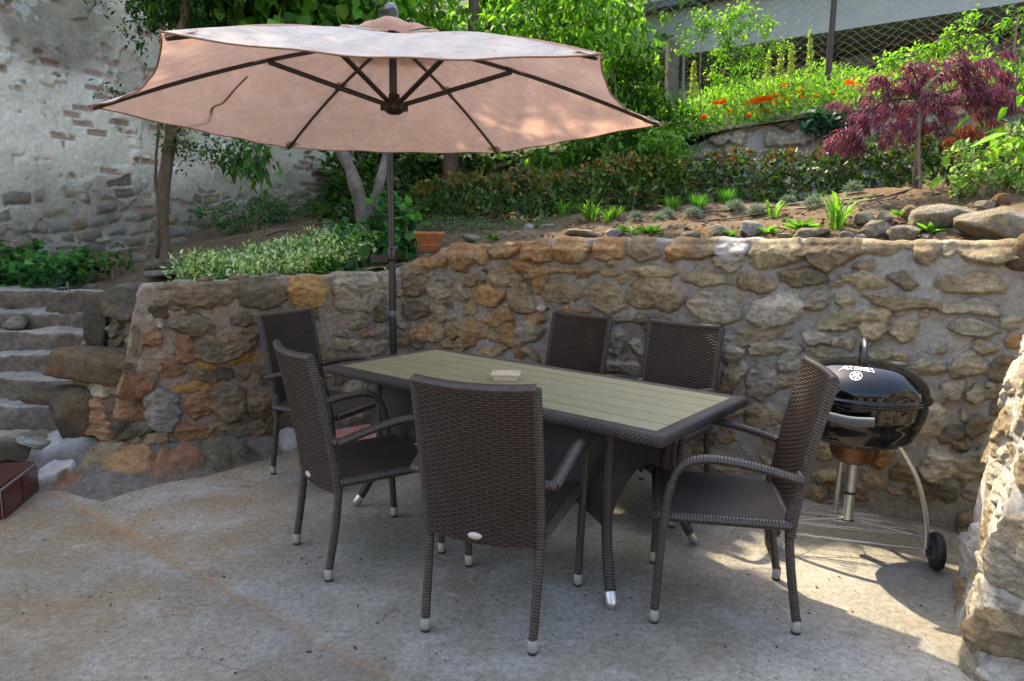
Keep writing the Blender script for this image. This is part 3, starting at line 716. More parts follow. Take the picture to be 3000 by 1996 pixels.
# ================================================================== OLD HOUSE WALL
wd = np.array([.444, .896]); wn = np.array([.896, -.444]); W0 = np.array([-4.98, 6.6]) - wd * 3.2
u = np.arange(0, 9.3, .0135); v = np.arange(.6, 5.6, .0135)
Ug, Vg = np.meshgrid(u, v, indexing='ij'); UV = np.stack([Ug, Vg], -1)
slope = .12 * (Ug - 3.2)                    # the lower courses follow the slope of the garden
e = fbm(UV, .55, 201, 3) + .35 * fbm(UV, 2.2, 202, 3)
rowh = .078
wv_ = Vg + .012 * vn(UV, 3, 203); row = np.floor(wv_ / rowh); fr = wv_ / rowh - row
bu = (Ug + .012 * vn(UV, 5, 204)) / .24 + .5 * (row % 2) + .17 * _h(row.astype(int), row.astype(int) * 0, row.astype(int) * 0, 5)
bi = np.floor(bu); fb = bu - bi
hb = _h(bi.astype(int), row.astype(int), bi.astype(int) * 0, 31)
mort_b = np.minimum(np.minimum(fr, 1 - fr) * rowh, np.minimum(fb, 1 - fb) * .24)
# bricks laid bare where the render has dropped off
px_w = (Ug - 3.2)
zone = .15 + .34 * sstep(1.4, -.3, np.abs(px_w - .5)) * sstep(1.9, 2.4, Vg) + .45 * sstep(3.6, 4.4, px_w) * sstep(3.2, 2.2, Vg) + .25 * sstep(.35, .7, e) + .3 * sstep(3.1, 3.7, Vg) * sstep(.7, .0, px_w)
zone = zone * sstep(-.55, .25, e)
edge = .12 * fbm(UV, 14, 206, 3)
expo = sstep(.0, .10, zone - hb + edge + .22 * fbm(UV, 5, 242, 4)) * sstep(.004, .012, mort_b + .004 * vn(UV, 40, 207))
# rubble base
rs = .135
vb = (Vg - slope + .05 * vn(UV, 2.1, 208) + .02 * vn(UV, 7, 241)) / rs; rr = np.floor(vb); fv = vb - rr
su = (Ug + .04 * vn(UV, 4, 209)) / (.20 + .14 * _h(rr.astype(int), rr.astype(int) * 0, rr.astype(int) * 0, 8)) + .09 * vn(UV, 2.3, 240) + .37 * (rr % 3)
si = np.floor(su); fs = su - si
hs = _h(si.astype(int), rr.astype(int), si.astype(int) * 0, 47)
ms = np.minimum(np.minimum(fv, 1 - fv) * rs, np.minimum(fs, 1 - fs) * .33) + .03 * fbm(UV, 7, 210, 4)
low = .92 * sstep(1.95, 1.1, Vg - slope * .9 + .45 * fbm(UV, 1.1, 211, 3))
sexp = sstep(.0, .12, low * 1.25 - hs + .75 * fbm(UV, 3.4, 212, 5)) * sstep(.008, .026, ms)
pl_c = np.array((.72, .665, .56)) * (1 + .12 * fbm(UV, 1.3, 213, 4)[..., None]) * (1 + .12 * fbm(UV, 7, 214, 4)[..., None])
yel = sstep(.05, .5, fbm(UV, .9, 215, 4))[..., None]
pl_c = pl_c * (1 - .5 * yel) + np.array((.54, .48, .35)) * .5 * yel
# grey cement patch high on the wall, browner towards its edges
g1 = sstep(.95, .6, np.hypot((px_w - .75) / 1.0, (Vg - 3.75) / .95) + .28 * fbm(UV, 2.2, 216, 4))[..., None]
g2 = sstep(.95, .65, np.hypot((px_w - 1.95) / .75, (Vg - 3.3) / 1.1) + .3 * fbm(UV, 2.2, 226, 4))[..., None]
pl_c = pl_c * (1 - g1) + np.array((.28, .245, .18)) * (1 + .25 * fbm(UV, 9, 217, 3)[..., None]) * g1
pl_c = pl_c * (1 - .7 * g2) + np.array((.36, .31, .22)) * .7 * g2
dirt = sstep(2.35, 1.45, Vg - slope + .3 * fbm(UV, 1.6, 218, 3))[..., None]
pl_c = pl_c * (1 - .75 * dirt) + np.array((.15, .125, .085)) * .75 * dirt
bc = np.array((.38, .235, .18)) * (.75 + .5 * hb[..., None]) * (1 + .2 * fbm(UV, 20, 219, 2)[..., None])
grey_b = sstep(3.7, 4.6, px_w)[..., None]
bc = bc * (1 - .6 * grey_b) + np.array((.2, .17, .13)) * .6 * grey_b
pal = np.array([(.17, .15, .11), (.26, .225, .16), (.22, .175, .11), (.21, .2, .175)])
sc_ = pal[(hs * 977).astype(int) % 4] * .95 * (1 + .3 * fbm(UV, 8, 220, 3)[..., None])
C = pl_c * (1 - expo[..., None] * .85) + bc * expo[..., None] * .85
C = C * (1 - sexp[..., None]) + sc_ * sexp[..., None]
patchn = fbm(UV, 2.6, 221, 4)
Hh = .030 * sstep(-.06, .06, patchn) + .014 * fbm(UV, 3, 222, 3) + .006 * fbm(UV, 18, 223, 3)
Hh = Hh * (1 - .9 * expo) - .010 * expo
Hh = Hh - .012 * g1[..., 0]
Hh = Hh * (1 - sexp) + sexp * (-.012 + .03 * np.clip(ms / .05, 0, 1) + .012 * fbm(UV, 9, 224, 3))
# dark little holes
hole = sstep(.62, .75, fbm(UV, 9, 225, 2)); Hh = Hh - .02 * hole
X = W0[0] + wd[0] * Ug + wn[0] * Hh; Y = W0[1] + wd[1] * Ug + wn[1] * Hh
ow = thing('old_house', 'old house wall of crumbling plaster over red brick and rubble', 'house wall', (W0[0], W0[1], 0))
o = MB().grid(np.stack([X, Y, Vg], -1), C=np.clip(C, .01, 1)).build('wall', M['plaster'], ow)
o.location = (-W0[0], -W0[1], 0)
ang = math.atan2(wd[1], wd[0])
o = MB().box((4.65, 2.2, 2.8), (9.3, 4.36, 5.58), C=(.40, .385, .345)).build('back_wall', M['plaster'], ow); o.rotation_euler = (0, 0, ang)
o = MB().box((4.65, 2.2, 7.55), (9.32, 4.42, 3.92), C=(.40, .385, .345)).build('upper_wall', M['plaster'], ow); o.rotation_euler = (0, 0, ang)

# ================================================================== UPPER TERRACE, DRY WALL, BUILDING, FENCE
W2 = [(-2.6, 10.4), (-1.3, 9.5), (0, 8.75), (1.3, 8.05), (2.4, 7.5), (3.3, 7.1), (4.2, 6.6), (5.4, 5.9), (6.5, 5.2)]
rg = np.random.default_rng(3); s2 = []
for u in np.arange(.1, 11, .2):
    for vv in np.arange(1.6, 2.9, .15):
        s2.append((u + rg.normal(0, .06) + .1 * (int(vv * 7) % 2), vv + rg.normal(0, .02), rg.uniform(.07, .15), rg.uniform(.04, .07), rg.normal(0, 5), 'GYWLGBG'[rg.integers(7)]))
dw = stone_wall('dry_stone_wall', W2, lambda x, y: float(np.interp(x, [-2.6, -1.3, 1.2, 1.9, 2.4, 3.3, 4.0, 6], [2.35, 2.40, 2.46, 2.5, 2.66, 2.76, 2.8, 2.74])) + .04 * math.sin(x * 9), s2, z0=1.55, res=.013, seed=91, batter=.08, cap=.5, mh=-.03)
tag(dw, 'grey rubble wall above the hedge edging the upper terrace', 'stone wall')
P2, L2 = offset_path(W2)
def up_z(x, y):
    yy = np.interp(x, P2[:, 0], P2[:, 1]); d = np.maximum(y - yy, 0)
    return np.interp(x, [-3, -1.3, 1.2, 2.4, 3.3, 6], [2.3, 2.36, 2.42, 2.58, 2.7, 2.7]) + np.minimum(d, 3.5) * .27
gx = np.arange(-6, 8, .1); s = np.linspace(0, 1, 60)
G = np.array([[(x, float(np.interp(x, P2[:, 0], P2[:, 1])) + .12 + 9 * t) for t in s] for x in gx])
GZ = up_z(G[..., 0], G[..., 1]) + .04 * fbm(G, 3, 8, 3)
M['turf'] = pbr('turf_soil', (.05, .075, .02), 1, 0, .4, 9, .03, 30)
tag(MB().grid(np.concatenate([G, GZ[..., None]], -1), flip=True).build('upper_terrace', M['turf']), kind='structure')

bdir = np.array([.798, -.603]); bn = np.array([-.603, -.798]); BA = np.array([2.05, 12.71])
bl = thing('concrete_building', 'grey concrete building with a broad band over a dark stone ground floor', 'building', (BA[0], BA[1], 0), math.atan2(bdir[1], bdir[0]))
MB().box((5.0, 2.0, 4.87), (10.0, 4.0, .74)).build('fascia_band', M['fascia'], bl, bevel=.01)
MB().box((5.0, 1.9, 5.30), (10.2, 4.3, .11)).build('roof_edge', M['darkroof'], bl, bevel=.01)
MB().box((5.0, 2.3, 6.1), (10.0, 3.4, 1.5)).build('upper_storey', M['fascia'], bl)
# crazy-paved ground floor wall
def crazy():
    m, nt, out = newmat('crazy_paving'); q = NT(nt)
    co = q.n('TexCoord').outputs['Object']
    v1 = q.n('TexVoronoi', _feature='DISTANCE_TO_EDGE', Scale=2.1); v2 = q.n('TexVoronoi', Scale=2.1)
    mp = q.n('Mapping', Vector=co); mp.inputs['Scale'].default_value = (.8, 0.02, 1.15)
    nt.links.new(mp.outputs[0], v1.inputs['Vector']); nt.links.new(mp.outputs[0], v2.inputs['Vector'])
    sp = q.n('SeparateXYZ', Vector=v2.outputs['Color'])
    c = q.mix(sp.outputs[0], (.17, .14, .105), (.25, .225, .18))
    c = q.mix(1.0, c, q.ramp(q.noise(9, co, 4, .6), [(.3, .75), (.7, 1.25)]), 'MULTIPLY')
    c = q.mix(q.ramp(v1.outputs['Distance'], [(.0, 1.0), (.02, 1.0), (.035, 0.0)]), c, (.03, .028, .025))
    p = q.n('BsdfPrincipled', Roughness=.9); nt.links.new(c, p.inputs['Base Color'])
    nt.links.new(q.bump(q.ramp(v1.outputs['Distance'], [(.0, 0.0), (.05, 1.0)]), 1.0, .03), p.inputs['Normal'])
    nt.links.new(p.outputs[0], out.inputs[0]); return m
M['crazy'] = crazy()
M['dark'] = pbr('dark_opening', (.012, .012, .013), .6)
w = MB()
for x0, x1, z0, z1 in ((0, 4.2, 2.4, 4.5), (4.2, 5.15, 2.4, 3.15), (4.2, 5.15, 3.85, 4.5), (5.15, 10, 2.4, 4.5)):
    w.box(((x0 + x1) / 2, 1.3, (z0 + z1) / 2), (x1 - x0, .3, z1 - z0))
w.build('ground_floor_wall', M['crazy'], bl)
MB().box((4.675, 1.46, 3.5), (.95, .02, .7)).build('window', M['dark'], bl)
MB().box((5.0, 1.0, 4.44), (10.0, .28, .11)).build('beam', pbr('stained_beam', (.13, .105, .07), .9, 0, .3, 6), bl, bevel=.01)
pn = MB().box((2.35, .55, 3.12), (.42, .03, .5)).build('leaning_panel', pbr('pale_blue_panel', (.42, .5, .53), .5, 0, .1, 6), bl); pn.rotation_euler = (R(-6), 0, 0)
# timber leaning at its foot
tb = thing('timber_stack', 'weathered planks leaning under the building beside a pale panel', 'planks', (BA[0] + bdir[0] * 2.8 + bn[0] * -.6, BA[1] + bdir[1] * 2.8 + bn[1] * -.6, 2.9), math.atan2(bdir[1], bdir[0]))
for k in range(6):
    o = MB().box((0, 0, .34), (.05, .04, .68 + .06 * (k % 3))).build('plank', M['stick'], tb); o.location = (.075 * k, .02 * (k % 2), 0); o.rotation_euler = (R(-8), R(2 * (k % 3) - 2), 0)

# chain link fence
fx = [np.array(p) for p in ((.6, 9.35), (1.95, 8.3), (3.49, 8.0), (5.2, 6.95), (6.8, 6.0))]
fe = thing('chain_link_fence', 'rusty chain link fence along the upper terrace', 'fence', (3.49, 8.0, 2.6))
Z0, Z1 = 2.6, 4.75
w = MB()
for a, b in zip(fx[:-1], fx[1:]):
    d = b - a; ln = np.linalg.norm(d); d = d / ln; nn = np.array([d[1], -d[0]])
    stp = .065; cnt = int(ln / stp)
    for k in range(cnt):
        m_ = int((Z1 - Z0) / (stp * .62))
        P = []
        for j in range(m_ + 1):
            off = (k + ((j + k) % 2)) * stp
            p = a + d * min(max(off, 0), ln)
            P.append((p[0] + nn[0] * .003 * (-1) ** j - 3.49, p[1] + nn[1] * .003 * (-1) ** j - 8.0, j * stp * .62 + .03 * math.sin(k * .7)))
        w.tube(P, .0022, 3, cap=False)
w.build('wire_mesh', M['galv'], fe)
for k, (p, r_, top) in enumerate(((fx[2], .033, 5.2), (fx[3], .03, 4.8), (fx[4], .03, 4.8))):
    MB().tube([(p[0] - 3.49, p[1] - 8.0, -.15), (p[0] - 3.49 - .0, p[1] - 8.0, top - 2.6)], r_, 10).build('post', M['postmetal'], fe)
MB().tube([(1.96 - 3.49, 8.28 - 8.0, 0), (1.93 - 3.49, 8.28 - 8.0, .95)], .018, 8).build('thin_post', M['capgrey'], fe)
MB().tube(spline([(5.2 - 3.49, 6.95 - 8, 1.95), (4.2 - 3.49, 7.55 - 8, 2.02), (2.6 - 3.49, 8.15 - 8, 2.1)], 8), .003, 5).build('top_wire', M['galv'], fe)
cp = MB()
cp.box((0, 0, .62), (.125, .12, 1.25))
o = cp.build('concrete_post', M['concpost'], bevel=.012); o.location = (1.845, 8.36, 2.45); o.rotation_euler = (0, R(-1.5), R(8))
tag(o, 'weathered square concrete fence post left of the building', 'post')
o = MB().tube(spline([(3.55, 5.9, 3.62), (3.95, 5.75, 3.42), (4.4, 5.6, 3.31), (5.2, 5.4, 3.33)], 10), .016, 8).build('hanging_cable', M['hosepipe'])
tag(o, 'grey cable sagging in front of the building at top right', 'cable')
# ================================================================== CHAIRS
def chair_proto():
    t = thing('rattan_armchair', 'dark brown rattan armchair', 'chair', group='rattan armchairs around the table')
    # rear legs: foot -> seat -> up beside the back panel
    for s in (-1, 1):
        P = spline([(s * .205, -.255, .05), (s * .208, -.222, .25), (s * .208, -.205, .42), (s * .208, -.212, .5)], 8)
        lg = MB().tube(P, .0165, 10).build('leg', M['wrap'], t)
        cap = MB()
        cap.lathe([(.0, .012), (.0178, .012), (.0182, .016), (.018, .054), (.0168, .055)], 12, c=(s * .2045, -.2575, 0)); cap.build('foot_cap', M['cap'], lg)
        MB().lathe([(.0, 0), (.016, 0), (.0175, .004), (.0172, .0125), (0, .0125)], 12, c=(s * .2045, -.2575, 0)).build('foot_tip', M['rubber'], lg)
        P = spline([(s * .245, .255, .05), (s * .252, .247, .25), (s * .262, .235, .45), (s * .269, .215, .57)], 8)
        lg = MB().tube(P, .0165, 10).build('leg', M['wrap'], t)
        MB().lathe([(.0, .012), (.0178, .012), (.0182, .016), (.018, .054), (.0168, .055)], 12, c=(s * .2447, .2555, 0)).build('foot_cap', M['cap'], lg)
        MB().lathe([(.0, 0), (.016, 0), (.0175, .004), (.0172, .0125), (0, .0125)], 12, c=(s * .2447, .2555, 0)).build('foot_tip', M['rubber'], lg)
        # arm: bends out of the front leg, runs back with a slight fall, returns to the back post
        P = spline([(s * .269, .216, .565), (s * .271, .197, .612), (s * .272, .155, .648), (s * .272, .09, .661), (s * .271, 0, .655), (s * .268, -.1, .636), (s * .262, -.19, .612), (s * .257, -.225, .603)], 8)
        ar = MB().tube(P, np.interp(np.linspace(0, 1, len(P)), [0, .2, .45, 1], [.0165, .0175, .02, .02]), 12, flat=(1.12, .82))
        ar.tube(spline([(s * .268, -.222, .603), (s * .235, -.228, .604), (s * .205, -.228, .606)], 5), .0165, 10)
        ar.build('armrest', M['wrap'], t)
    # seat: woven slab with rolled edges
    nx_, ny_ = 25, 27
    def seat_surf(u, v):
        hw = .232 - .012 * (1 - v)
        x = (u * 2 - 1) * hw; y = -.215 + v * .475
        ed = min(1 - abs(u * 2 - 1), v * 1.0, (1 - v) * 1.0)
        z = .437 - .012 * math.sin(math.pi * u) * math.sin(math.pi * v)
        return x, y, z
    G = np.array([[seat_surf(u, v) for v in np.linspace(0, 1, ny_)] for u in np.linspace(0, 1, nx_)])
    mb = MB(); U = np.stack([G[..., 1], G[..., 0]], -1)
    mb.grid(G, U=U, flip=True)
    Gb = G.copy(); Gb[..., 2] = .405; mb.grid(Gb, U=U)
    ring = [G[0, 0], G[-1, 0], G[-1, -1], G[0, -1], G[0, 0]]
    seat = mb.build('seat', M['weave_fine'], t)
    e = MB()
    cor = [(-.225, -.21), (.225, -.21), (.238, .262), (-.238, .262)]
    for a, b_ in ((1, 2), (2, 3), (3, 0), (0, 1)):
        p, q_ = cor[a], cor[b_]
        e.tube([(p[0], p[1], .421), ((p[0] + q_[0]) / 2, (p[1] + q_[1]) / 2, .421), (q_[0], q_[1], .421)], .0185, 10)
    e.build('seat_edge', M['wrap'], seat)
    # back panel, slightly hollow, leaning back
    def back(u, v, th):
        w = .211 + .004 * v
        x = (u * 2 - 1) * w
        z = .375 + v * .575
        y = -.195 - .10 * v ** 1.35 - .028 * (1 - (u * 2 - 1) ** 2) - th
        z -= .008 * (1 - (u * 2 - 1) ** 2)
        return x, y, z
    nu_, nv_ = 25, 31
    mb = MB()
    for th, fl in ((0.0, False), (.032, True)):
        G = np.array([[back(u, v, th) for v in np.linspace(0, 1, nv_)] for u in np.linspace(0, 1, nu_)])
        U = np.stack([np.linspace(0, .46, nu_)[:, None] * np.ones(nv_), np.linspace(0, .58, nv_)[None] * np.ones((nu_, 1))], -1)
        mb.grid(G, U=U, flip=fl)
    for v0 in (0, 1):
        G = np.array([[back(u, v0, th) for th in (0, .032)] for u in np.linspace(0, 1, nu_)])
        mb.grid(G, U=np.stack([np.linspace(0, .46, nu_)[:, None] * np.ones(2), np.ones((nu_, 1)) * [0, .03]], -1), flip=(v0 == 0))
    bk = mb.build('backrest', M['weave'], t)
    for s in (0, 1):
        MB().tube([back(s, v, .016) for v in np.linspace(.0, 1.0, 20)], .0185, 10).build('side_wrap', M['wrap'], bk)
    e = MB(); e.tube([back(u, 1.0, .016) for u in np.linspace(0, 1, 20)], .0185, 10, flat=(1, 1)); e.build('top_wrap', M['wrap'], bk)
    bd = MB(); c0 = np.array(back(.47, .055, .034)); 
    ring = [(c0[0] + .026 * math.cos(a), c0[1] - .003, c0[2] + .0125 * math.sin(a)) for a in np.linspace(0, 2 * math.pi, 24, endpoint=False)]
    ring2 = [(x * 1, y + .006, z) for x, y, z in ring]
    V = ring + ring2 + [(c0[0], c0[1] - .005, c0[2])]
    bd.add(V, Q=[[k, (k + 1) % 24, (k + 1) % 24 + 24, k + 24] for k in range(24)], T=[[48, (k + 1) % 24, k] for k in range(24)])
    bd.build('badge', M['badge'], bk)
    return t
CH = [((-.025, 2.488), -18.6, 'dark brown rattan armchair in the middle front, seen squarely from behind'),
      ((-.658, 2.978), -54.5, 'rattan armchair left of the front one, turned half away, arm towards the table'),
      ((.848, 2.577), 78.8, 'rattan armchair at the right end of the table beside the grill, seen side on'),
      ((-1.10, 4.00), -115, 'dark rattan armchair at the far left end of the table against the stone wall'),
      ((.215, 3.97), 136, 'left one of the two rattan armchairs behind the table by the wall'),
      ((.785, 3.60), 141, 'right one of the two rattan armchairs behind the table, nearer the grill')]
c0 = chair_proto()
for i, (p, rz, lb) in enumerate(CH):
    c = c0 if i == 0 else copy_tree(c0)
    c.location = (p[0], p[1], 0); c.rotation_euler = (0, 0, R(rz)); c['label'] = lb

# ================================================================== TABLE
def tabletop_mat():
    m, nt, out = newmat('grey_olive_composite_boards'); q = NT(nt)
    co = q.n('TexCoord').outputs['Object']
    sp = q.n('SeparateXYZ', Vector=co)
    brd = q.math('FLOOR', q.math('DIVIDE', q.math('ADD', sp.outputs[1], 1.0), .1233))
    mp = q.n('Mapping', Vector=co); mp.inputs['Scale'].default_value = (1.3, 16, 1)
    cmb = q.n('CombineXYZ', X=q.math('MULTIPLY', brd, 3.7), Y=brd, Z=0.0)
    ad = q.n('VectorMath', _operation='ADD', i0=mp.outputs[0], i1=cmb.outputs[0])
    n = q.noise(2.4, ad.outputs[0], 6, .7); n2 = q.noise(14, ad.outputs[0], 4, .7)
    wn_ = q.n('TexWhiteNoise', _noise_dimensions='1D', W=brd)
    c = q.mix(q.ramp(n, [(.3, 0.0), (.7, 1.0)]), (.235, .203, .10), (.32, .288, .16))
    c = q.mix(q.math('MULTIPLY', wn_.outputs['Value'], .35), c, (.20, .185, .10))
    c = q.mix(1.0, c, q.ramp(n2, [(.3, .84), (.7, 1.16)]), 'MULTIPLY')
    p = q.n('BsdfPrincipled', Roughness=.42); p.inputs['Specular IOR Level'].default_value = .5
    nt.links.new(c, p.inputs['Base Color']); nt.links.new(q.bump(n2, 1.0, .0008), p.inputs['Normal'])
    nt.links.new(p.outputs[0], out.inputs[0]); return m
M['top'] = tabletop_mat()
tb = thing('garden_table', 'long patio table with olive grey slatted top, dark wicker rim and skirt', 'table', (.032, 3.256, 0), R(-39))
LX, LY = .98, .41
t = MB()
ws = (LY * 2 - .08) / 6
for k in range(6):
    t.box((0, -LY + .04 + ws * (k + .5), .728), (LX * 2 - .085, ws - .006, .022))
t.build('tabletop', M['top'], tb, bevel=.0015)
r_ = MB()
# rim: wicker-covered frame of rounded section, mitred at the corners
sec = [(-.04, .0), (-.04, .028), (-.032, .034), (.002, .034), (.016, .030), (.021, .02), (.021, -.02), (.014, -.026), (-.02, -.026), (-.03, .0)]
cs = [(-LX, -LY), (LX, -LY), (LX, LY), (-LX, LY)]
for k in range(4):
    a, b_ = np.array(cs[k]), np.array(cs[(k + 1) % 4]); d = (b_ - a) / np.linalg.norm(b_ - a); o_ = np.array([d[1], -d[0]])
    n_ = int(np.linalg.norm(b_ - a) / .02)
    G, U = [], []
    for i in range(n_ + 1):
        f = i / n_; row, ur = [], []; acc = 0
        for j, (so, sz) in enumerate(sec):
            ln = np.linalg.norm(b_ - a) + 2 * (so - .021)
            p = a + (b_ - a) / 2 + d * (f - .5) * ln + o_ * (so - .021)
            row.append((p[0], p[1], .742 - (.034 - sz) * .74));
            if j: acc += math.hypot(so - sec[j - 1][0], sz - sec[j - 1][1])
            ur.append((acc, f * np.linalg.norm(b_ - a)))
        G.append(row); U.append(ur)
    r_.grid(G, U=U)
M['rimweave'] = weavemat('rim_wicker', (.065, .052, .048), (.012, .010, .009), .010, .011, .0022)
r_.build('rim', M['rimweave'], tb)
MB().box((0, 0, .700), (LX * 2 - .1, LY * 2 - .1, .02)).build('underside', M['rib'], tb)
def skirt(a, b_):
    a, b_ = np.array(a), np.array(b_); n_ = 40
    ln = np.linalg.norm(b_ - a)
    G, U = [], []
    for i in range(n_ + 1):
        f = i / n_; p = a + (b_ - a) * f
        low = .285 + .20 * (math.sin(math.pi * f) ** .62)
        low = .275 + .19 * (1 - abs(2 * f - 1) ** 2.2)
        zs = np.linspace(low, .695, 20)
        G.append([(p[0], p[1], z) for z in zs]); U.append([(f * ln, z) for z in zs])
    return np.array(G), np.array(U), (b_ - a) / ln
KX, KY = .69, .285
kc = [(-KX, -KY), (KX, -KY), (KX, KY), (-KX, KY)]
M['skirt'] = weavemat('skirt_wicker', (.045, .037, .038), (.01, .008, .008), .012, .007, .0025)
for k in range(4):
    G, U, d = skirt(kc[k], kc[(k + 1) % 4])
    nn = np.array([d[1], -d[0], 0])
    s_ = MB(); s_.grid(G + nn * .006, U=U); s_.grid(G - nn * .006, U=U, flip=True)
    low = G[:, 0]; s_.grid(np.stack([low + nn * .006, low - nn * .006], 1), U=np.zeros((len(low), 2, 2)), flip=True)
    s_.build('skirt_panel', M['skirt'], tb)
for sx, sy in ((-1, -1), (1, -1), (1, 1), (-1, 1)):
    P = spline([(sx * KX, sy * KY, .69), (sx * KX, sy * KY, .5), (sx * (KX + .004), sy * (KY + .004), .33), (sx * (KX + .022), sy * (KY + .022), .20), (sx * (KX + .062), sy * (KY + .062), .09), (sx * (KX + .080), sy * (KY + .080), .05)], 9)
    lg = MB().tube(P, .0215, 12).build('leg', M['wrap_dark'], tb)
    a = np.array(P[-1]); d = np.array([sx * .5, sy * .5, -1.05]); d /= np.linalg.norm(d)
    cp_ = MB().tube([a - d * .012, a, a + d * .03, a + d * .042, a + d * .050], [.0235, .0235, .0235, .019, .006], 14)
    cp_.build('foot_cap', M['silver'], lg)

# carton on the table
bx = thing('pulp_carton', 'small cream pulp box with dark printed corner marks on the table', 'box', (-.028, 3.272, .7395), R(-3))
def frus(mb, x0, y0, x1, y1, z0, z1):
    V = [(sx * x0, sy * y0, z0) for sx, sy in ((-1, -1), (1, -1), (1, 1), (-1, 1))] + [(sx * x1, sy * y1, z1) for sx, sy in ((-1, -1), (1, -1), (1, 1), (-1, 1))]
    Q = [[0, 1, 5, 4], [1, 2, 6, 5], [2, 3, 7, 6], [3, 0, 4, 7], [4, 5, 6, 7], [3, 2, 1, 0]]
    VV = np.concatenate([np.array(V)[q] for q in Q]); mb.add(VV, np.arange(24).reshape(6, 4))
m_ = MB(); frus(m_, .056, .036, .064, .044, .0, .028); m_.build('tray', M['pulp'], bx, bevel=.003)
m_ = MB(); frus(m_, .071, .051, .070, .050, .028, .032); frus(m_, .066, .046, .064, .044, .032, .036); m_.box((0, -.052, .030), (.012, .006, .004)); m_.build('lid', M['pulp'], bx, bevel=.0012)
m_ = MB()
for sx in (-1, 1):     # little printed beasts in two corners
    cx_ = sx * .052
    for dx, dy, w_, h_ in ((0, 0, .010, .005), (-.003, -.005, .0018, .007), (.003, -.005, .0018, .007), (.005 * -sx, .005, .002, .008), (.0065 * -sx, .0085, .004, .002), (0, .0035, .005, .004)):
        m_.box((cx_ + dx, dy + .004, .03635), (w_, h_, .0003))
m_.build('printed_mark', M['print_dark'], bx)

# ================================================================== PARASOL
um = thing('cantilever_parasol', 'large beige hexagonal cantilever parasol on a dark pole', 'parasol', (-.83, 4.70, 0))
OX, OY = -.83, 4.70
def loc(p): return (p[0] - OX, p[1] - OY, p[2])
HC_ = np.array([-.578, 3.392, 1.994]); RR = 1.35
def rimpt(k):
    a = .165 + math.pi + k * math.pi / 3
    u_, v_ = RR * math.cos(a), RR * math.sin(a)
    return HC_ + np.array([u_, v_, .015 * u_ - .019 * v_])
HUB = HC_ + np.array([-.006, .008, .365])
def ribpt(k, s): return HUB + (rimpt(k) - HUB) * s + np.array([0, 0, .035 * math.sin(math.pi * s)])
def cloth(s0, s1, ns, lift=0.0, wavy=0.0, sag=1.0):
    m_ = MB()
    for k in range(6):
        G, U = [], []
        for s in np.linspace(s0, s1, ns):
            row, ur = [], []
            for t in np.linspace(0, 1, 25):
                p = ribpt(k, s) * (1 - t) + ribpt(k + 1, s) * t
                q4 = 4 * t * (1 - t)
                ax = HC_ - p; ax[2] = 0; ax /= np.linalg.norm(ax) + 1e-9
                bul = q4 ** .8
                p = p + sag * (ax * .085 * s ** 3 * bul + np.array([0, 0, -.012 * math.sin(math.pi * min(s, 1)) * q4 - .022 * s ** 3 * q4]))
                p = p + np.array([0, 0, lift])
                wv = .004 * math.sin(9 * t * math.pi + k * 2 + s * 5) * s * (1 - s) * 4 + .003 * math.sin(23 * t + 7 * s + k)
                if wavy: wv += wavy * (s - s0) / (s1 - s0) * (q4 * (.8 + .6 * math.sin(k * 2.1)) + .25 * math.sin(11 * t + k * 3))
                p = p + np.array([0, 0, wv])
                row.append(loc(p)); ur.append((t, s))
            G.append(row); U.append(ur)
        m_.grid(G, U=U, flip=True)
    return m_
def cloth_mat():
    m, nt, out = newmat('beige_parasol_cloth'); q = NT(nt)
    co = q.n('TexCoord').outputs['Object']
    mp = q.n('Mapping', Vector=co); mp.inputs['Scale'].default_value = (1, 1, 1)
    n = q.noise(2.3, co, 4, .6, .8)
    c = q.mix(q.ramp(n, [(.3, 0.0), (.7, 1.0)]), (.80, .73, .66), (.86, .80, .74))
    wv = q.n('TexWave', Scale=1.6, Distortion=7.0, Detail=3.0); nt.links.new(co, wv.inputs['Vector'])
    c = q.mix(q.math('MULTIPLY', q.ramp(wv.outputs['Fac'], [(.0, 1.0), (.25, 0.0)]), .18), c, (.7, .58, .48))
    dn = q.noise(1.3, co, 6, .7, 1.2)
    c = q.mix(1.0, c, q.ramp(dn, [(.3, (.92, .89, .86)), (.62, (1.04, 1.02, 1.0))]), 'MULTIPLY')
    fine = q.noise(9, co, 4, .6, 2.0)
    c = q.mix(1.0, c, q.ramp(fine, [(.3, .90), (.7, 1.07)]), 'MULTIPLY')
    d = q.n('BsdfDiffuse', Roughness=.5); tr = q.n('BsdfTranslucent')
    nt.links.new(c, d.inputs[0]); nt.links.new(q.mix(1.0, c, (.72, .46, .41), 'MULTIPLY'), tr.inputs[0])
    nrm = q.bump(q.math('ADD', q.noise(6, co, 4, .6, 1.0), q.math('MULTIPLY', wv.outputs['Fac'], .8)), .9, .03)
    nt.links.new(nrm, d.inputs['Normal']); nt.links.new(nrm, tr.inputs['Normal'])
    mx = q.n('MixShader', i0=.36, i1=d.outputs[0], i2=tr.outputs[0])
    nt.links.new(mx.outputs[0], out.inputs[0]); return m
M['cloth'] = cloth_mat()
cn = cloth(.16, 1.0, 26).build('canopy', M['cloth'], um)
cloth(.02, .25, 8, .016, .028, 0).build('vent', M['cloth'], cn)
M['hem'] = pbr('brown_hem', (.24, .14, .09), .8, 0, .2, 60)
h_ = MB()
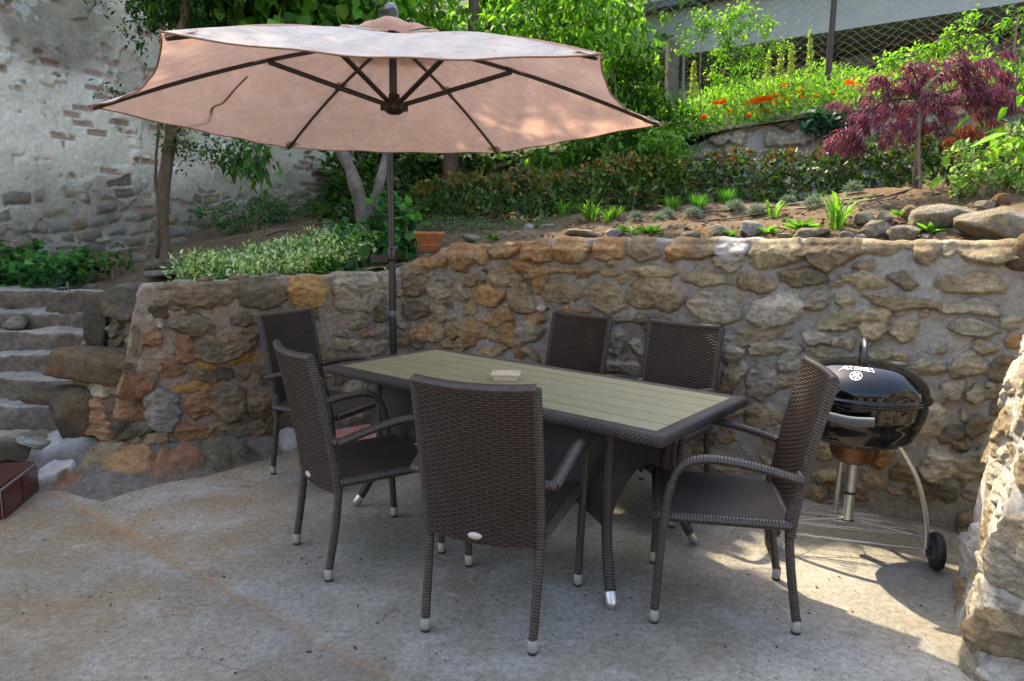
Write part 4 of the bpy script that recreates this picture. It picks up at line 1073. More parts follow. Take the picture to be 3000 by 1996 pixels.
for k in range(6):
    P = []
    for t in np.linspace(0, 1, 25):
        p = ribpt(k, 1) * (1 - t) + ribpt(k + 1, 1) * t; q4 = 4 * t * (1 - t)
        ax = HC_ - p; ax[2] = 0; ax /= np.linalg.norm(ax)
        p = p + ax * .085 * q4 ** .8 + np.array([0, 0, -.022 * q4 + .003 * math.sin(23 * t + 7 + k)])
        P.append(loc(p))
    h_.tube(P, .0035, 6)
h_.build('hem', M['hem'], cn)
# corner pockets under the tips and at the rib joints
pk = MB()
for k in range(6):
    for s_a, s_b, w_ in ((.93, .995, .05), (.40, .47, .03)):
        a, b_ = ribpt(k, s_a), ribpt(k, s_b); d = b_ - a; sd = np.cross(d, (0, 0, 1)); sd /= np.linalg.norm(sd)
        dn = np.array([0, 0, -.012])
        V = [a + sd * w_ + dn * .4, a - sd * w_ + dn * .4, b_ - sd * .008 + dn, b_ + sd * .008 + dn]
        V = [loc(v) for v in V]; V2 = [(x, y, z - .003) for x, y, z in V]
        pk.add(V + V2, [[0, 1, 2, 3], [7, 6, 5, 4], [0, 4, 5, 1], [1, 5, 6, 2], [2, 6, 7, 3], [3, 7, 4, 0]])
pk.build('rib_pocket', pbr('pocket_cloth', (.5, .36, .28), .9), cn, smooth=False)
LH = HC_ + np.array([-.001, .001, .052])
for k in range(6):
    P = [loc(ribpt(k, s) + np.array([0, 0, -.016])) for s in np.linspace(.045, .985, 14)]
    rb = MB().tube(P, .008, 8, flat=(.75, 1.2)).build('rib', M['rib'], um)
    j = ribpt(k, .42) + np.array([0, 0, -.024]); d = j - LH; d[2] = 0; d /= np.linalg.norm(d)
    MB().tube([loc(LH + d * .045), loc((LH + d * .045 + j) / 2), loc(j)], .0115, 8).build('strut', M['rib'], rb)
hb = MB()
hb.lathe([(.0, -.045), (.03, -.045), (.05, -.03), (.056, -.012), (.05, .004), (.03, .01), (.026, .045), (.0, .045)], 20, c=loc(LH))
for k in range(6):
    a = .165 + math.pi + k * math.pi / 3
    hb.box(loc(LH + np.array([.052 * math.cos(a), .052 * math.sin(a), -.016])), (.026, .022, .03), a)
hb.build('lower_hub', M['rib'], um)
up = MB(); up.lathe([(.0, -.275), (.012, -.27), (.0185, -.255), (.0185, .0), (.045, .005), (.05, .03), (0, .035)], 18, c=loc(HUB + np.array([0, 0, -.02]))); up.build('shaft', M['rib'], um)
# mast
MB().tube([(-.008 * 0 + .005, 0, .05), (.0, 0, 1.3)], .0245, 16).build('lower_mast', M['pole'], um)
MB().tube([(0, 0, 1.27), (-.004, 0, 2.0), (.012, 0, 2.72)], .0225, 16).build('mast', M['pole'], um)
MB().lathe([(.0245, -.05), (.034, -.048), (.036, -.03), (.036, .028), (.033, .045), (.0235, .048)], 20, c=(0, 0, 1.30)).build('collar', M['pole'], um)
MB().lathe([(.0252, -.02), (.0262, -.018), (.0262, .018), (.0252, .02)], 16, c=(.002, 0, .89)).build('tape', M['tape'], um)
hd = MB()
hd.lathe([(.0, 2.915), (.02, 2.912), (.038, 2.895), (.047, 2.865), (.049, 2.83), (.047, 2.815), (.0465, 2.808), (.049, 2.80), (.049, 2.775), (.0465, 2.768), (.048, 2.76), (.048, 2.66), (.0, 2.66)], 24, c=(.012, 0, 0))
hd.build('mast_head', M['capgrey'], um)
ga = np.array(loc(HUB + np.array([0, 0, .10])))
MB().tube([(.012, -.03, 2.78), (.6 * ga[0] * .5, ga[1] * .5, 2.66), (ga[0], ga[1], ga[2])], .021, 12).build('arm', M['pole'], um)
MB().tube([ga + np.array([0, 0, .02]), ga + np.array([0, 0, -.13])], .016, 10).build('hanger', M['rib'], um)
br = MB(); br.box((-.09, .02, 1.265), (.12, .012, .05)); br.box((-.035, .0, 1.265), (.02, .05, .04)); br.build('wall_bracket', M['postmetal'], um)
# cross base with granite slabs
bs = MB()
for a in (R(40), R(130)): bs.box((0, 0, .03), (.9, .05, .04), a)
bs.build('cross_base', M['pole'], um)
def granite():
    m, nt, out = newmat('pink_marbled_slab'); q = NT(nt)
    co = q.n('TexCoord').outputs['Object']
    n = q.noise(7, co, 5, .6, 1.5); v = q.noise(3, co, 3, .5, 2.5)
    c = q.mix(q.ramp(n, [(.3, 0.0), (.7, 1.0)]), (.42, .13, .10), (.52, .25, .21))
    c = q.mix(q.ramp(v, [(.47, 0.0), (.5, .6), (.53, 0.0)]), c, (.55, .48, .46))
    p = q.n('BsdfPrincipled', Roughness=.35); nt.links.new(c, p.inputs['Base Color']); nt.links.new(p.outputs[0], out.inputs[0]); return m
M['granite'] = granite()
for i, (sx_, sy_, rz_) in enumerate(((-.215, -.28, 40), (.20, -.30, 40))):
    o = MB().box((0, 0, 0), (.40, .36, .05)).build('parasol_weight', M['granite'], bevel=.006)
    o.location = (OX + sx_, OY + sy_, .078); o.rotation_euler = (0, 0, R(rz_))
    tag(o, ('pink marbled slab weighing down the parasol foot, nearer the left armchair', 'pink slab on the parasol foot hidden deeper under the table')[i], 'slab', 'slabs on the parasol foot')
# loose tie strap on the underside
SP = [(-1.76, 3.64, 1.955), (-1.65, 3.61, 1.995), (-1.58, 3.64, 2.012), (-1.51, 3.54, 2.055), (-1.45, 3.52, 2.075), (-1.35, 3.43, 2.125), (-1.26, 3.35, 2.165)]
MB().tube([loc((x, y, z - .012)) for x, y, z in spline(SP, 8)], .008, 6, flat=(1, .35)).build('tie_strap', pbr('strap', (.3, .19, .13), .8), um)

# ================================================================== GRILL
GA = math.atan2(-.27, .96)
gr = thing('kettle_grill', 'black kettle charcoal grill with arched white lettering on its lid', 'grill', (1.585, 3.04, 0), GA)
RB = .277
bowl = MB().lathe([(RB, .744), (RB - .001, .72), (RB - .004, .682), (RB - .010, .655), (RB - .016, .65), (RB - .022, .625), (RB * .86, .575), (RB * .74, .545), (RB * .58, .525), (RB * .36, .514), (.0, .511)], 64).build('bowl', M['enamel'], gr)
MB().lathe([(RB - .006, .734), (RB + .006, .737), (RB + .012, .744), (RB + .008, .752), (RB - .004, .753)], 64).build('rim', M['enamel'], bowl)
LP_ = [(RB + .006, .750), (RB + .013, .754), (RB + .006, .763), (RB, .768), (RB - .004, .79), (RB * .945, .815), (RB * .86, .842), (RB * .74, .866), (RB * .58, .886), (RB * .38, .899), (RB * .18, .906), (0, .908)]
LPs = spline([(a, b_, 0) for a, b_ in LP_[3:]], 6)[:, :2]
lid = MB().lathe([*LP_[:3], *LPs], 72).build('lid', M['enamel'], gr)
hn = MB()
hn.tube(spline([(-.075, 0, .892), (-.074, 0, .935), (-.055, 0, .968), (0, 0, .985), (.055, 0, .968), (.074, 0, .935), (.075, 0, .892)], 8), .017, 12, flat=(1, .75))
o = hn.build('lid_handle', M['handle_black'], lid); o.rotation_euler = (0, 0, R(84))
vt = MB().lathe([(.0, .903), (.045, .903), (.045, .911), (.0, .913)], 24, c=(.16, .05, -.022)).build('lid_vent', M['handle_black'], lid)
# side handle in front
def bowl_handle(ang, name='side_handle'):
    ca, sa = math.cos(ang), math.sin(ang)
    def w(r, s, z): return (r * ca - s * sa, r * sa + s * ca, z)
    h = MB()
    G = []
    for s in np.linspace(-.088, .088, 15):
        zz = .692 - .004 * math.cos(s * 30)
        G.append([w(RB + .036 + dx, s, zz + dz) for dx, dz in ((-.007, .018), (.004, .020), (.010, .010), (.010, -.010), (.004, -.020), (-.007, -.018), (-.007, .018))])
    h.grid(G); 
    for e_ in (0, -1):
        c_ = np.mean(G[e_][:6], 0); h.add(np.vstack([G[e_][:6], c_]), T=[[6, k, (k + 1) % 6] if e_ else [6, (k + 1) % 6, k] for k in range(6)])
    for s in (-.07, .07): h.tube([w(RB - .012, s, .688), w(RB + .015, s, .69), w(RB + .034, s, .692)], .008, 8)
    return h.build(name, M['handle'], bowl)
bowl_handle(R(-106))
ash = MB().lathe([(.105, .530), (.112, .524), (.112, .514), (.106, .505), (.102, .472), (.09, .445), (.07, .428), (.03, .424), (0, .424)], 40).build('ash_pan', M['ash'], gr)
cl = MB().tube([(0, 0, .43), (0, 0, .135)], .0225, 16).build('column', M['silver'], gr)
for z in (.275, .14): MB().lathe([(.0225, z - .006), (.0255, z - .005), (.0255, z + .005), (.0225, z + .006)], 16).build('band', M['rubber'], cl)
for sg in (-1, 1):
    P = spline([(sg * .155, -.05, .545), (sg * .185, -.06, .505), (sg * .245, -.075, .40), (sg * .285, -.09, .27), (sg * .302, -.1, .16), (sg * .305, -.105, .065)], 8)
    MB().tube(P, .0135, 10, flat=(1.25, .8)).build('leg', M['silver'], gr)
    wl = MB()
    Mx = np.array([[0, 0, 1], [0, 1, 0], [-1, 0, 0]])
    wl.lathe([(.02, -.02), (.068, -.02), (.079, -.015), (.083, -.006), (.083, .006), (.079, .015), (.068, .02), (.02, .02)], 28, M=Mx, c=(sg * .345, -.105, .083))
    wh = wl.build('wheel', M['rubber'], gr)
    MB().lathe([(.0, -.023), (.03, -.023), (.055, -.021), (.055, .021), (.03, .023), (0, .023)], 20, M=Mx, c=(sg * .345, -.105, .083)).build('hub', M['handle_black'], wh)
    MB().box((sg * .312, -.105, .078), (.03, .03, .03)).build('axle_bracket', M['handle_black'], gr, bevel=.004)
P = spline([(0, .15, .545), (0, .2, .48), (0, .26, .3), (0, .285, .1), (0, .285, .0)], 8)
MB().tube(P, .0135, 10).build('leg', M['silver'], gr)
MB().tube([(-.34, -.105, .083), (.34, -.105, .083)], .0045, 8).build('axle', M['wire'], gr)
rk = MB()
for k in range(6):
    y = -.09 + .062 * k; hw = .29 * (1 - k / 6.4)
    rk.tube([(-hw, y, .14), (0, y, .14), (hw, y, .14)], .0018, 6)
rk.tube([(-.305, -.1, .135), (0, .285, .135), (.305, -.1, .135), (-.305, -.1, .135)], .0022, 6)
rk.tube([(-.305, -.1, .135), (0, 0, .15), (.305, -.1, .135)], .0026, 6); rk.tube([(0, .285, .135), (0, 0, .15)], .0026, 6)
rk.build('wire_rack', M['wire'], gr)
# lettering, bent on to the lid
def lid_point(azim, rho, lift):
    """azimuth around the lid axis, rho = arc length down from the apex"""
    d = np.concatenate([[0], np.cumsum(np.hypot(np.diff(LPs[::-1, 0]), np.diff(LPs[::-1, 1])))])
    r = np.interp(rho, d, LPs[::-1, 0]); z = np.interp(rho, d, LPs[::-1, 1])
    r2 = np.interp(rho + .004, d, LPs[::-1, 0]); z2 = np.interp(rho + .004, d, LPs[::-1, 1])
    n = np.array([-(z2 - z), r2 - r]); n /= np.linalg.norm(n) + 1e-9
    r += n[0] * lift; z += n[1] * lift
    return (r * math.cos(azim), r * math.sin(azim), z)
AZ = R(-107)
def print_on_lid(name, V, F, rho0, parent):
    """V 2D points; x to the right along the lid, y up the lid; rho0 arc position of y=0"""
    W_ = []
    for x, y in V:
        rho = rho0 - y; rr = max(np.interp(rho0, [0, .3], [0, .27]), .05)
        W_.append(lid_point(AZ + x / rr, rho, .0016))
    me = bpy.data.meshes.new(name); me.from_pydata(W_, [], F); me.update()
    o = bpy.data.objects.new(name, me); COL.objects.link(o); me.materials.append(M['white_print']); o.parent = parent
    return o
def text_mesh(s, size):
    cu = bpy.data.curves.new('t', 'FONT'); cu.body = s; cu.size = size; cu.align_x = 'CENTER'; cu.resolution_u = 4; cu.offset = size * .012; cu.space_character = 1.0
    ob = bpy.data.objects.new('t', cu); COL.objects.link(ob)
    dg = bpy.context.evaluated_depsgraph_get(); me = bpy.data.meshes.new_from_object(ob.evaluated_get(dg))
    bm = bmesh.new(); bm.from_mesh(me); bmesh.ops.triangulate(bm, faces=bm.faces)
    bmesh.ops.subdivide_edges(bm, edges=[e for e in bm.edges if e.calc_length() > size * .25], cuts=2)
    bmesh.ops.triangulate(bm, faces=bm.faces)
    bm.verts.ensure_lookup_table(); V = [(v.co.x, v.co.y) for v in bm.verts]; F = [[v.index for v in f.verts] for f in bm.faces]; bm.free()
    bpy.data.objects.remove(ob); bpy.data.curves.remove(cu); bpy.data.meshes.remove(me)
    return V, F
V, F = text_mesh("JACK DANIEL'S", .0190)
xs = max(abs(v[0]) for v in V)
V = [(x, y * 2.5 + .010 * (1 - (x / xs) ** 2)) for x, y in V]
print_on_lid('lettering', V, F, .187, lid)
# round emblem under the lettering
EV, EF = [], []
def ring2(cx, cy, r0, r1, a0=0, a1=360, n=36):
    b0 = len(EV)
    for k in range(n + 1):
        a = R(a0 + (a1 - a0) * k / n); EV.extend([(cx + r0 * math.cos(a), cy + r0 * math.sin(a)), (cx + r1 * math.cos(a), cy + r1 * math.sin(a))])
    for k in range(n): EF.append([b0 + 2 * k, b0 + 2 * k + 1, b0 + 2 * k + 3, b0 + 2 * k + 2])
ring2(0, 0, .0195, .0222); ring2(-.006, .008, .0, .006, 0, 360, 10); ring2(.007, .007, .0, .0055, 0, 360, 8); ring2(-.009, -.006, .001, .0065, 20, 250, 10); ring2(.008, -.007, .001, .007, -60, 200, 10); ring2(0, -.013, .0, .0045, 0, 360, 8); ring2(.001, .0, .0, .003, 0, 360, 6)
print_on_lid('emblem', [(x, y * 1.3) for x, y in EV], EF, .217, lid)

# ================================================================== POT
pt = thing('terracotta_pot', 'square-tapered terracotta flowerpot in a saucer on the wall top', 'flowerpot', (-.625, 5.13, 1.30), R(12))
p_ = MB()
def sq(r, z, n=40, wob=0.0):
    out_ = []
    for k in range(n + 1):
        a = 2 * math.pi * k / n
        q_ = (abs(math.cos(a)) ** 3.2 + abs(math.sin(a)) ** 3.2) ** (-1 / 3.2)
        out_.append((r * q_ * math.cos(a), r * q_ * math.sin(a), z + wob * math.sin(8 * a) * 1.0))
    return out_
p_.grid([sq(.0, .01), sq(.066, .008), sq(.07, .012), sq(.094, .135), sq(.098, .138), sq(.105, .15, wob=.003), sq(.105, .166, wob=.005), sq(.092, .166, wob=.005), sq(.088, .14), sq(.08, .06)], flip=True)
p_.build('pot', M['terracotta'], pt)
pt.scale = (1.08, 1.08, .92)
s_ = MB(); s_.grid([sq(0, 0), sq(.078, 0), sq(.084, .024), sq(.078, .024), sq(.074, .008), sq(0, .008)], flip=True); s_.build('saucer', M['saucer'], pt)
MB().grid([sq(.0, .05), sq(.083, .05)], flip=False).build('potting_soil', M['soil'], pt)
pb = MB()
# ================================================================== PLANTS
CF, CP, CH_, CR = 2000.0, R(8.7), 1.432, R(.83)      # the camera (3000 px wide frame): used to stand plants where they grow
def ray(px, py):
    X, Y = px - 1500, py - 998
    x = X * math.cos(CR) + Y * math.sin(CR); y = -X * math.sin(CR) + Y * math.cos(CR)
    u_, v_ = x / CF, -y / CF
    return np.array([u_, math.cos(CP) + v_ * math.sin(CP), -math.sin(CP) + v_ * math.cos(CP)])
def aty(px, py, y):
    r = ray(px, py); return np.array([0, 0, CH_]) + r * (y / r[1])
def atg(px, py, f=None):
    """the point of the garden soil under this ray"""
    r = ray(px, py); f = f or ter
    for t in np.arange(3.2, 14, .02):
        p = np.array([0, 0, CH_]) + r * t
        if p[2] < float(f(p[0], p[1])) and p[1] > front_y(p[0]) - .05: return p
    return np.array([0, 0, CH_]) + r * 8
LEAF = {
    'oval': [(0, 0), (.3, .5), (.68, .42), (1, 0)], 'long': [(0, 0), (.28, .5), (.62, .36), (1, 0)],
    'heart': [(0, 0), (.12, .55), (.6, .5), (1, 0)], 'slim': [(0, 0), (.3, .5), (.7, .3), (1, 0)]}
def leaves(mb, pos, L, W, d, n, col, shape='oval', fold=.25, curl=.15):
    """pos (N,3) stalk ends; L,W length and width; d direction of the blade; n approximate upper side"""
    N = len(pos)
    if N == 0: return
    L = np.broadcast_to(L, (N,))[:, None]; W = np.broadcast_to(W, (N,))[:, None]
    d = d / (np.linalg.norm(d, axis=1)[:, None] + 1e-9)
    s = np.cross(d, n); s /= np.linalg.norm(s, axis=1)[:, None] + 1e-9
    n = np.cross(s, d)
    pr = LEAF[shape]
    v = [pos]
    for sg in (1, -1):
        for (t, w) in pr[1:3]:
            v.append(pos + d * L * t + s * W * w * sg + n * (W * w * fold - L * curl * t * t))
    v.append(pos + d * L - n * L * curl)
    V = np.stack(v, 1)          # 0 base, 1,2 right, 3,4 left, 5 tip
    b = np.arange(N)[:, None] * 6
    Q = np.concatenate([b + np.array([[0, 1, 2, 5]]), b + np.array([[0, 5, 4, 3]])])
    mb.add(V.reshape(-1, 3), Q, C=np.repeat(np.clip(col, .002, 1), 6, 0))
def rdir(N, rg, up=0.0, spread=1.0):
    d = rg.normal(size=(N, 3)) * spread; d[:, 2] += up; return d / np.linalg.norm(d, axis=1)[:, None]
def pal(N, rg, cols, var=.18, w=None):
    c = np.array(cols)[rg.choice(len(cols), N, p=w)]
    return c * (1 + var * rg.normal(size=(N, 1))) * (1 + .06 * rg.normal(size=(N, 3)))
def blob_pts(N, rg, c, r, shell=.55):
    """points through an ellipsoid, denser near its skin"""
    d = rg.normal(size=(N, 3)); d /= np.linalg.norm(d, axis=1)[:, None]
    q = rg.uniform(shell, 1, N) ** .6
    return np.array(c) + d * q[:, None] * np.array(r), d
def clump_crown(mb, rg, clumps, n, L, W, cols, shape='oval', droop=.5, w=None, fold=.25, curl=.2, lv=.25):
    tot = sum(c[3] * c[4] * c[5] for c in clumps) ** 1.0
    for c in clumps:
        k = max(20, int(n * c[3] * c[4] * c[5] / tot))
        k2 = max(3, k // 14)
        tc, td = blob_pts(k2, rg, c[:3], c[3:6], .35)       # twigs
        i = rg.integers(0, k2, k)
        p = tc[i] + rg.normal(size=(k, 3)) * np.array([.085, .085, .06]) * (L / .09)
        d = rdir(k, rg, -droop, .8) + td[i] * .55
        nrm = rdir(k, rg, 1.1, .45)
        ll = L * rg.uniform(1 - lv * 1.4, 1 + lv, k)
        leaves(mb, p, ll, ll * W / L, d, nrm, pal(k, rg, cols, w=w), shape, fold, curl)
def trunk(mb, P, r, col, n=12, seed=1):
    Ps = spline(P, 10); rr = np.interp(np.linspace(0, 1, len(Ps)), np.linspace(0, 1, len(r)), r)
    rr = rr * (1 + .10 * vn(Ps, 6, seed))
    c = np.array(col)
    k0 = len(mb.V); mb.tube(Ps, rr, n, cap=True)
    for j in range(k0, len(mb.V)):
        V = mb.V[j]; V = V + .006 * np.stack([vn(V, 14, seed + 1), vn(V, 14, seed + 2), vn(V, 14, seed + 3)], -1)
        mb.V[j] = V
        f = sstep(-.2, .4, fbm(V * [1, 1, .5], 9, seed + 4, 3))[:, None]
        mb.C[j] = c * (1 - f) + c * np.array([.62, .62, .55]) * f
def rel(P, o): return [tuple(np.array(p) - np.array(o)) for p in P]
GR_D = [(.018, .05, .012), (.028, .075, .016), (.012, .035, .012)]
GR_M = [(.045, .12, .018), (.06, .16, .022), (.03, .085, .016)]
GR_L = [(.09, .22, .022), (.13, .28, .03), (.06, .16, .02)]

def tree(name, label, base, trunks, clumps, n, L, W, cols, shape, bark, seed, mat='foliage', droop=.5, w=None, group=None, cat='tree', extra=None, **kw):
    rg = np.random.default_rng(seed)
    t = thing(name, label, cat, base, 0, group)
    m_ = MB()
    for P, r in trunks: trunk(m_, rel(P, base), r, bark, seed=seed)
    if trunks: m_.build('trunk', M['bark'], t)
    m_ = MB(); clump_crown(m_, rg, [(*(np.array(c[:3]) - np.array(base)), *c[3:]) for c in clumps], n, L, W, cols, shape, droop, w, **kw)
    if extra: clump_crown(m_, rg, [(*(np.array(c[:3]) - np.array(base)), *c[3:]) for c in extra[0]], extra[1], extra[2], extra[3], cols, shape, .3, w)
    m_.build('crown', M[mat], t, smooth=False)
    return t

# --- slim tree by the old house (bare brown trunk, airy low twigs)
b0 = np.array([-2.95, 5.8, 1.19])
tp = aty(545, 0, 5.75)
T1c = []
for (px, py, y, rx, ry, rz_) in ((560, 430, 5.7, .25, .2, .10), (620, 450, 5.6, .22, .2, .10), (560, 475, 5.7, .18, .15, .08), (655, 430, 5.6, .16, .15, .08), (515, 400, 5.8, .15, .15, .1),
                                 (425, 75, 5.6, .16, .2, .16), (430, 115, 5.6, .10, .12, .12), (470, 50, 5.7, .2, .2, .2), (470, 380, 5.7, .08, .1, .08), (335, 262, 5.6, .09, .1, .07), (350, 280, 5.6, .06, .1, .05), (610, 20, 5.8, .3, .3, .25), (480, -60, 5.8, .6, .5, .4), (620, -120, 5.9, .7, .6, .4)):
    T1c.append((*aty(px, py, y), rx, ry, rz_))
tree('slim_tree', 'slim brown trunked tree growing close to the old plaster wall', b0, [([b0 + (0, 0, -.1), b0 + (.02, 0, .5), aty(500, 400, 5.8), aty(523, 120, 5.75), tp, tp + (.1, 0, 1.2)], [.062, .05, .045, .037, .032, .02]),
      ([b0 + (-.07, -.05, -.1), aty(463, 650, 5.7), aty(455, 520, 5.7), aty(462, 400, 5.7), aty(470, 250, 5.7)], [.026, .014, .011, .010, .006]),
      ([aty(505, 390, 5.8), aty(560, 440, 5.7), aty(640, 440, 5.6)], [.018, .010, .004]), ([aty(520, 130, 5.75), aty(450, 60, 5.6), aty(425, 100, 5.6)], [.018, .010, .004])],
     T1c, 7000, .046, .021, GR_M + GR_D, 'long', (.135, .10, .065), 31)
# pendent spray seen under the canopy
tree('box_elder', 'hanging spray of long pointed leaves dangling below the parasol edge', aty(735, 440, 5.9), [([aty(800, 330, 6.0), aty(745, 420, 5.9), aty(725, 500, 5.9)], [.012, .008, .004])],
     [(*aty(735, 470, 5.9), .14, .14, .17), (*aty(705, 440, 5.9), .12, .1, .07), (*aty(735, 500, 5.9), .06, .06, .08)], 170, .095, .036, GR_M + [(.07, .19, .02)], 'long', (.1, .08, .06), 33, droop=1.6, cat='branch')

# --- hazel with the pale leaning trunk
b0 = np.array([-1.30, 6.2, 1.33])
hz = []
for (px, py, y, rx, ry, rz_) in ((640, 30, 6.2, .35, .3, .22), (760, 40, 6.3, .35, .3, .25), (880, 30, 6.2, .35, .3, .28), (980, 50, 6.4, .3, .3, .22), (720, -40, 6.3, .7, .5, .3), (900, -70, 6.3, .8, .6, .35), (560, -20, 6.2, .35, .3, .25), (1040, 60, 6.5, .22, .2, .18), (800, 80, 6.4, .4, .2, .1), (640, 90, 6.4, .3, .2, .08)):
    hz.append((*aty(px, py, y), rx, ry, rz_))
tree('hazel_tree', 'pale grey leaning trunk under a crown of big round leaves behind the parasol', b0, [([b0 + (0, 0, -.12), aty(1062, 620, 6.2), aty(1030, 510, 6.2), aty(1000, 440, 6.15), aty(940, 300, 6.1), aty(860, 120, 6.1), aty(800, -80, 6.1)], [.085, .070, .062, .058, .05, .035, .02]),
      ([aty(1080, 640, 6.2), aty(1105, 560, 6.25), aty(1125, 490, 6.3), aty(1140, 420, 6.3)], [.05, .045, .042, .04]), ([aty(1008, 455, 6.15), aty(1020, 400, 6.2), aty(1010, 330, 6.2)], [.035, .03, .02]),
      ([aty(945, 60, 6.1), aty(930, 0, 6.1), aty(950, -80, 6.1)], [.015, .014, .01])],
     hz, 2300, .125, .105, [(.06, .18, .025), (.10, .26, .03), (.04, .12, .02), (.15, .33, .045)], 'heart', (.175, .15, .125), 37, droop=.75, fold=.12, curl=.2)
sk = thing('basal_shoots', 'broad leaved shoots around the pale trunk behind the parasol pole', 'shrub', (-1.0, 5.9, 1.3))
m_ = MB(); rg = np.random.default_rng(4)
cl_ = [(*aty(px, py, y), rx, ry, rz_) for (px, py, y, rx, ry, rz_) in ((1130, 680, 5.7, .16, .15, .14), (1170, 640, 5.8, .12, .12, .16), (1110, 730, 5.5, .16, .15, .1), (1190, 700, 5.6, .1, .1, .13), (1140, 610, 6.0, .14, .1, .1), (1000, 740, 5.4, .14, .14, .12), (1040, 790, 5.1, .18, .14, .09), (975, 800, 5.0, .12, .12, .08), (1020, 690, 5.7, .1, .1, .1), (1215, 730, 5.5, .08, .08, .06))]
clump_crown(m_, rg, [(c[0] + 1.0, c[1] - 5.9, c[2] - 1.3, *c[3:]) for c in cl_], 1000, .078, .06, [(.035, .12, .03), (.05, .17, .03), (.025, .08, .03), (.08, .19, .05)], 'heart', .3, fold=.15)
m_.build('foliage', M['foliage'], sk, smooth=False)
m_ = MB()
for c in cl_: m_.tube(spline([(c[0] + 1.0, c[1] - 5.9 + .03, float(ter(c[0], c[1])) - 1.35), (c[0] + 1.02, c[1] - 5.9, (c[2] + float(ter(c[0], c[1]))) / 2 - 1.3), (c[0] + 1.0, c[1] - 5.9, c[2] - 1.3 + c[5])], 5), .005, 6)
m_.build('stem', M['stick'], sk)

# --- cherry
b0 = np.array([-.80, 8.5, 1.95])
ch = []
rg = np.random.default_rng(8)
for px in range(1080, 1900, 62):
    for py in range(-120, 420, 62):
        edge = 1 - .5 * (px > 1780)
        if py > 300 and px < 1700: continue
        if px > 1800 and py > 330: continue
        near_trunk = abs(px - 1395) < 75 and py < 110
        ch.append((*aty(px + rg.normal(0, 18), py + rg.normal(0, 16), (8.95 if near_trunk else 8.3) + rg.normal(0, .1 if near_trunk else .35)), .26 * edge, .26 if not near_trunk else .15, .17 * edge))
# unseen clumps added above the picture, laid out to shade patio and parasol
up = []
for X in np.arange(-3.7, -.5, .26):
    for Z in np.arange(5.5, 9.7, .26):
        if (Z < 6.4 and X > -3.2) or (X < -2.2 + .16 * (Z - 7)): up.append((X + rg.normal(0, .04), 7.5 + rg.normal(0, .2), Z + rg.normal(0, .04), .19, .22, .19))
tree('cherry_tree', 'large cherry tree with drooping bright leaves filling the top centre', b0, [([b0 + (0, 0, -.1), aty(1322, 470, 8.5), aty(1350, 250, 8.5), aty(1384, 90, 8.45), aty(1390, -60, 8.4), aty(1400, -300, 8.4)], [.095, .08, .07, .062, .055, .04]),
      ([aty(1384, 110, 8.4), aty(1420, 80, 8.2), aty(1462, 68, 8.1), aty(1560, 60, 8.0)], [.045, .038, .032, .015]), ([aty(1350, 250, 8.5), aty(1560, 160, 8.2), aty(1720, 130, 8.1)], [.04, .026, .01])],
     ch, 11500, .115, .044, [(.11, .26, .022), (.15, .33, .03), (.075, .195, .018), (.22, .42, .05), (.04, .115, .016)], 'long', (.12, .085, .065), 41, droop=1.15, extra=(up, 9000, .16, .09))

# --- background greenery
def bush(name, label, clumps, n, L, W, cols, shape='oval', seed=1, mat='foliage', cat='shrub', droop=.2, w=None, stems=True, group=None):
    rg = np.random.default_rng(seed); c = np.array([q[:3] for q in clumps]); base = np.array([c[:, 0].mean(), c[:, 1].mean(), min(q[2] - q[5] for q in clumps)])
    t = thing(name, label, cat, base, 0, group)
    m_ = MB(); clump_crown(m_, rg, [(*(np.array(q[:3]) - base), *q[3:]) for q in clumps], n, L, W, cols, shape, droop, w)
    m_.build('foliage', M[mat], t, smooth=False)
    if stems:
        m_ = MB()
        for q in clumps:
            p = np.array(q[:3]) - base; m_.tube(spline([(p[0] * .7, p[1] * .7, -.12), (p[0] * .9, p[1] * .9, p[2] * .5), (p[0], p[1], p[2] + q[5] * .5)], 5), [.011] * 5 + [.009] * 5 + [.005], 6)
        m_.build('stem', M['stick'], t)
    return t
# a far-off wooded slope closes the view
m_ = MB(); rg = np.random.default_rng(12)
wc = []
for _ in range(90):
    x = rg.uniform(-5.5, 3.2); wc.append((x, 12.4 + rg.normal(0, .6) + .1 * x, rg.uniform(2.0, 6.6), .8, .6, .55))
clump_crown(m_, rg, wc, 15000, .15, .085, [(.06, .15, .018), (.10, .24, .025), (.14, .31, .03), (.04, .10, .015)], 'oval', .5)
o = m_.build('distant_wood', M['foliage'], smooth=False); tag(o, 'mass of green trees on the slope beyond the garden', 'trees', kind='stuff')
gx = np.arange(-22, 26, .8); gy = np.arange(14.2, 40, .8); GX, GY = np.meshgrid(gx, gy, indexing='ij')
tag(MB().grid(np.stack([GX, GY, 1.5 + (GY - 14) * .55 + .5 * fbm(np.stack([GX, GY], -1), .2, 3, 3)], -1), flip=True).build('hill', M['turf']), kind='structure')

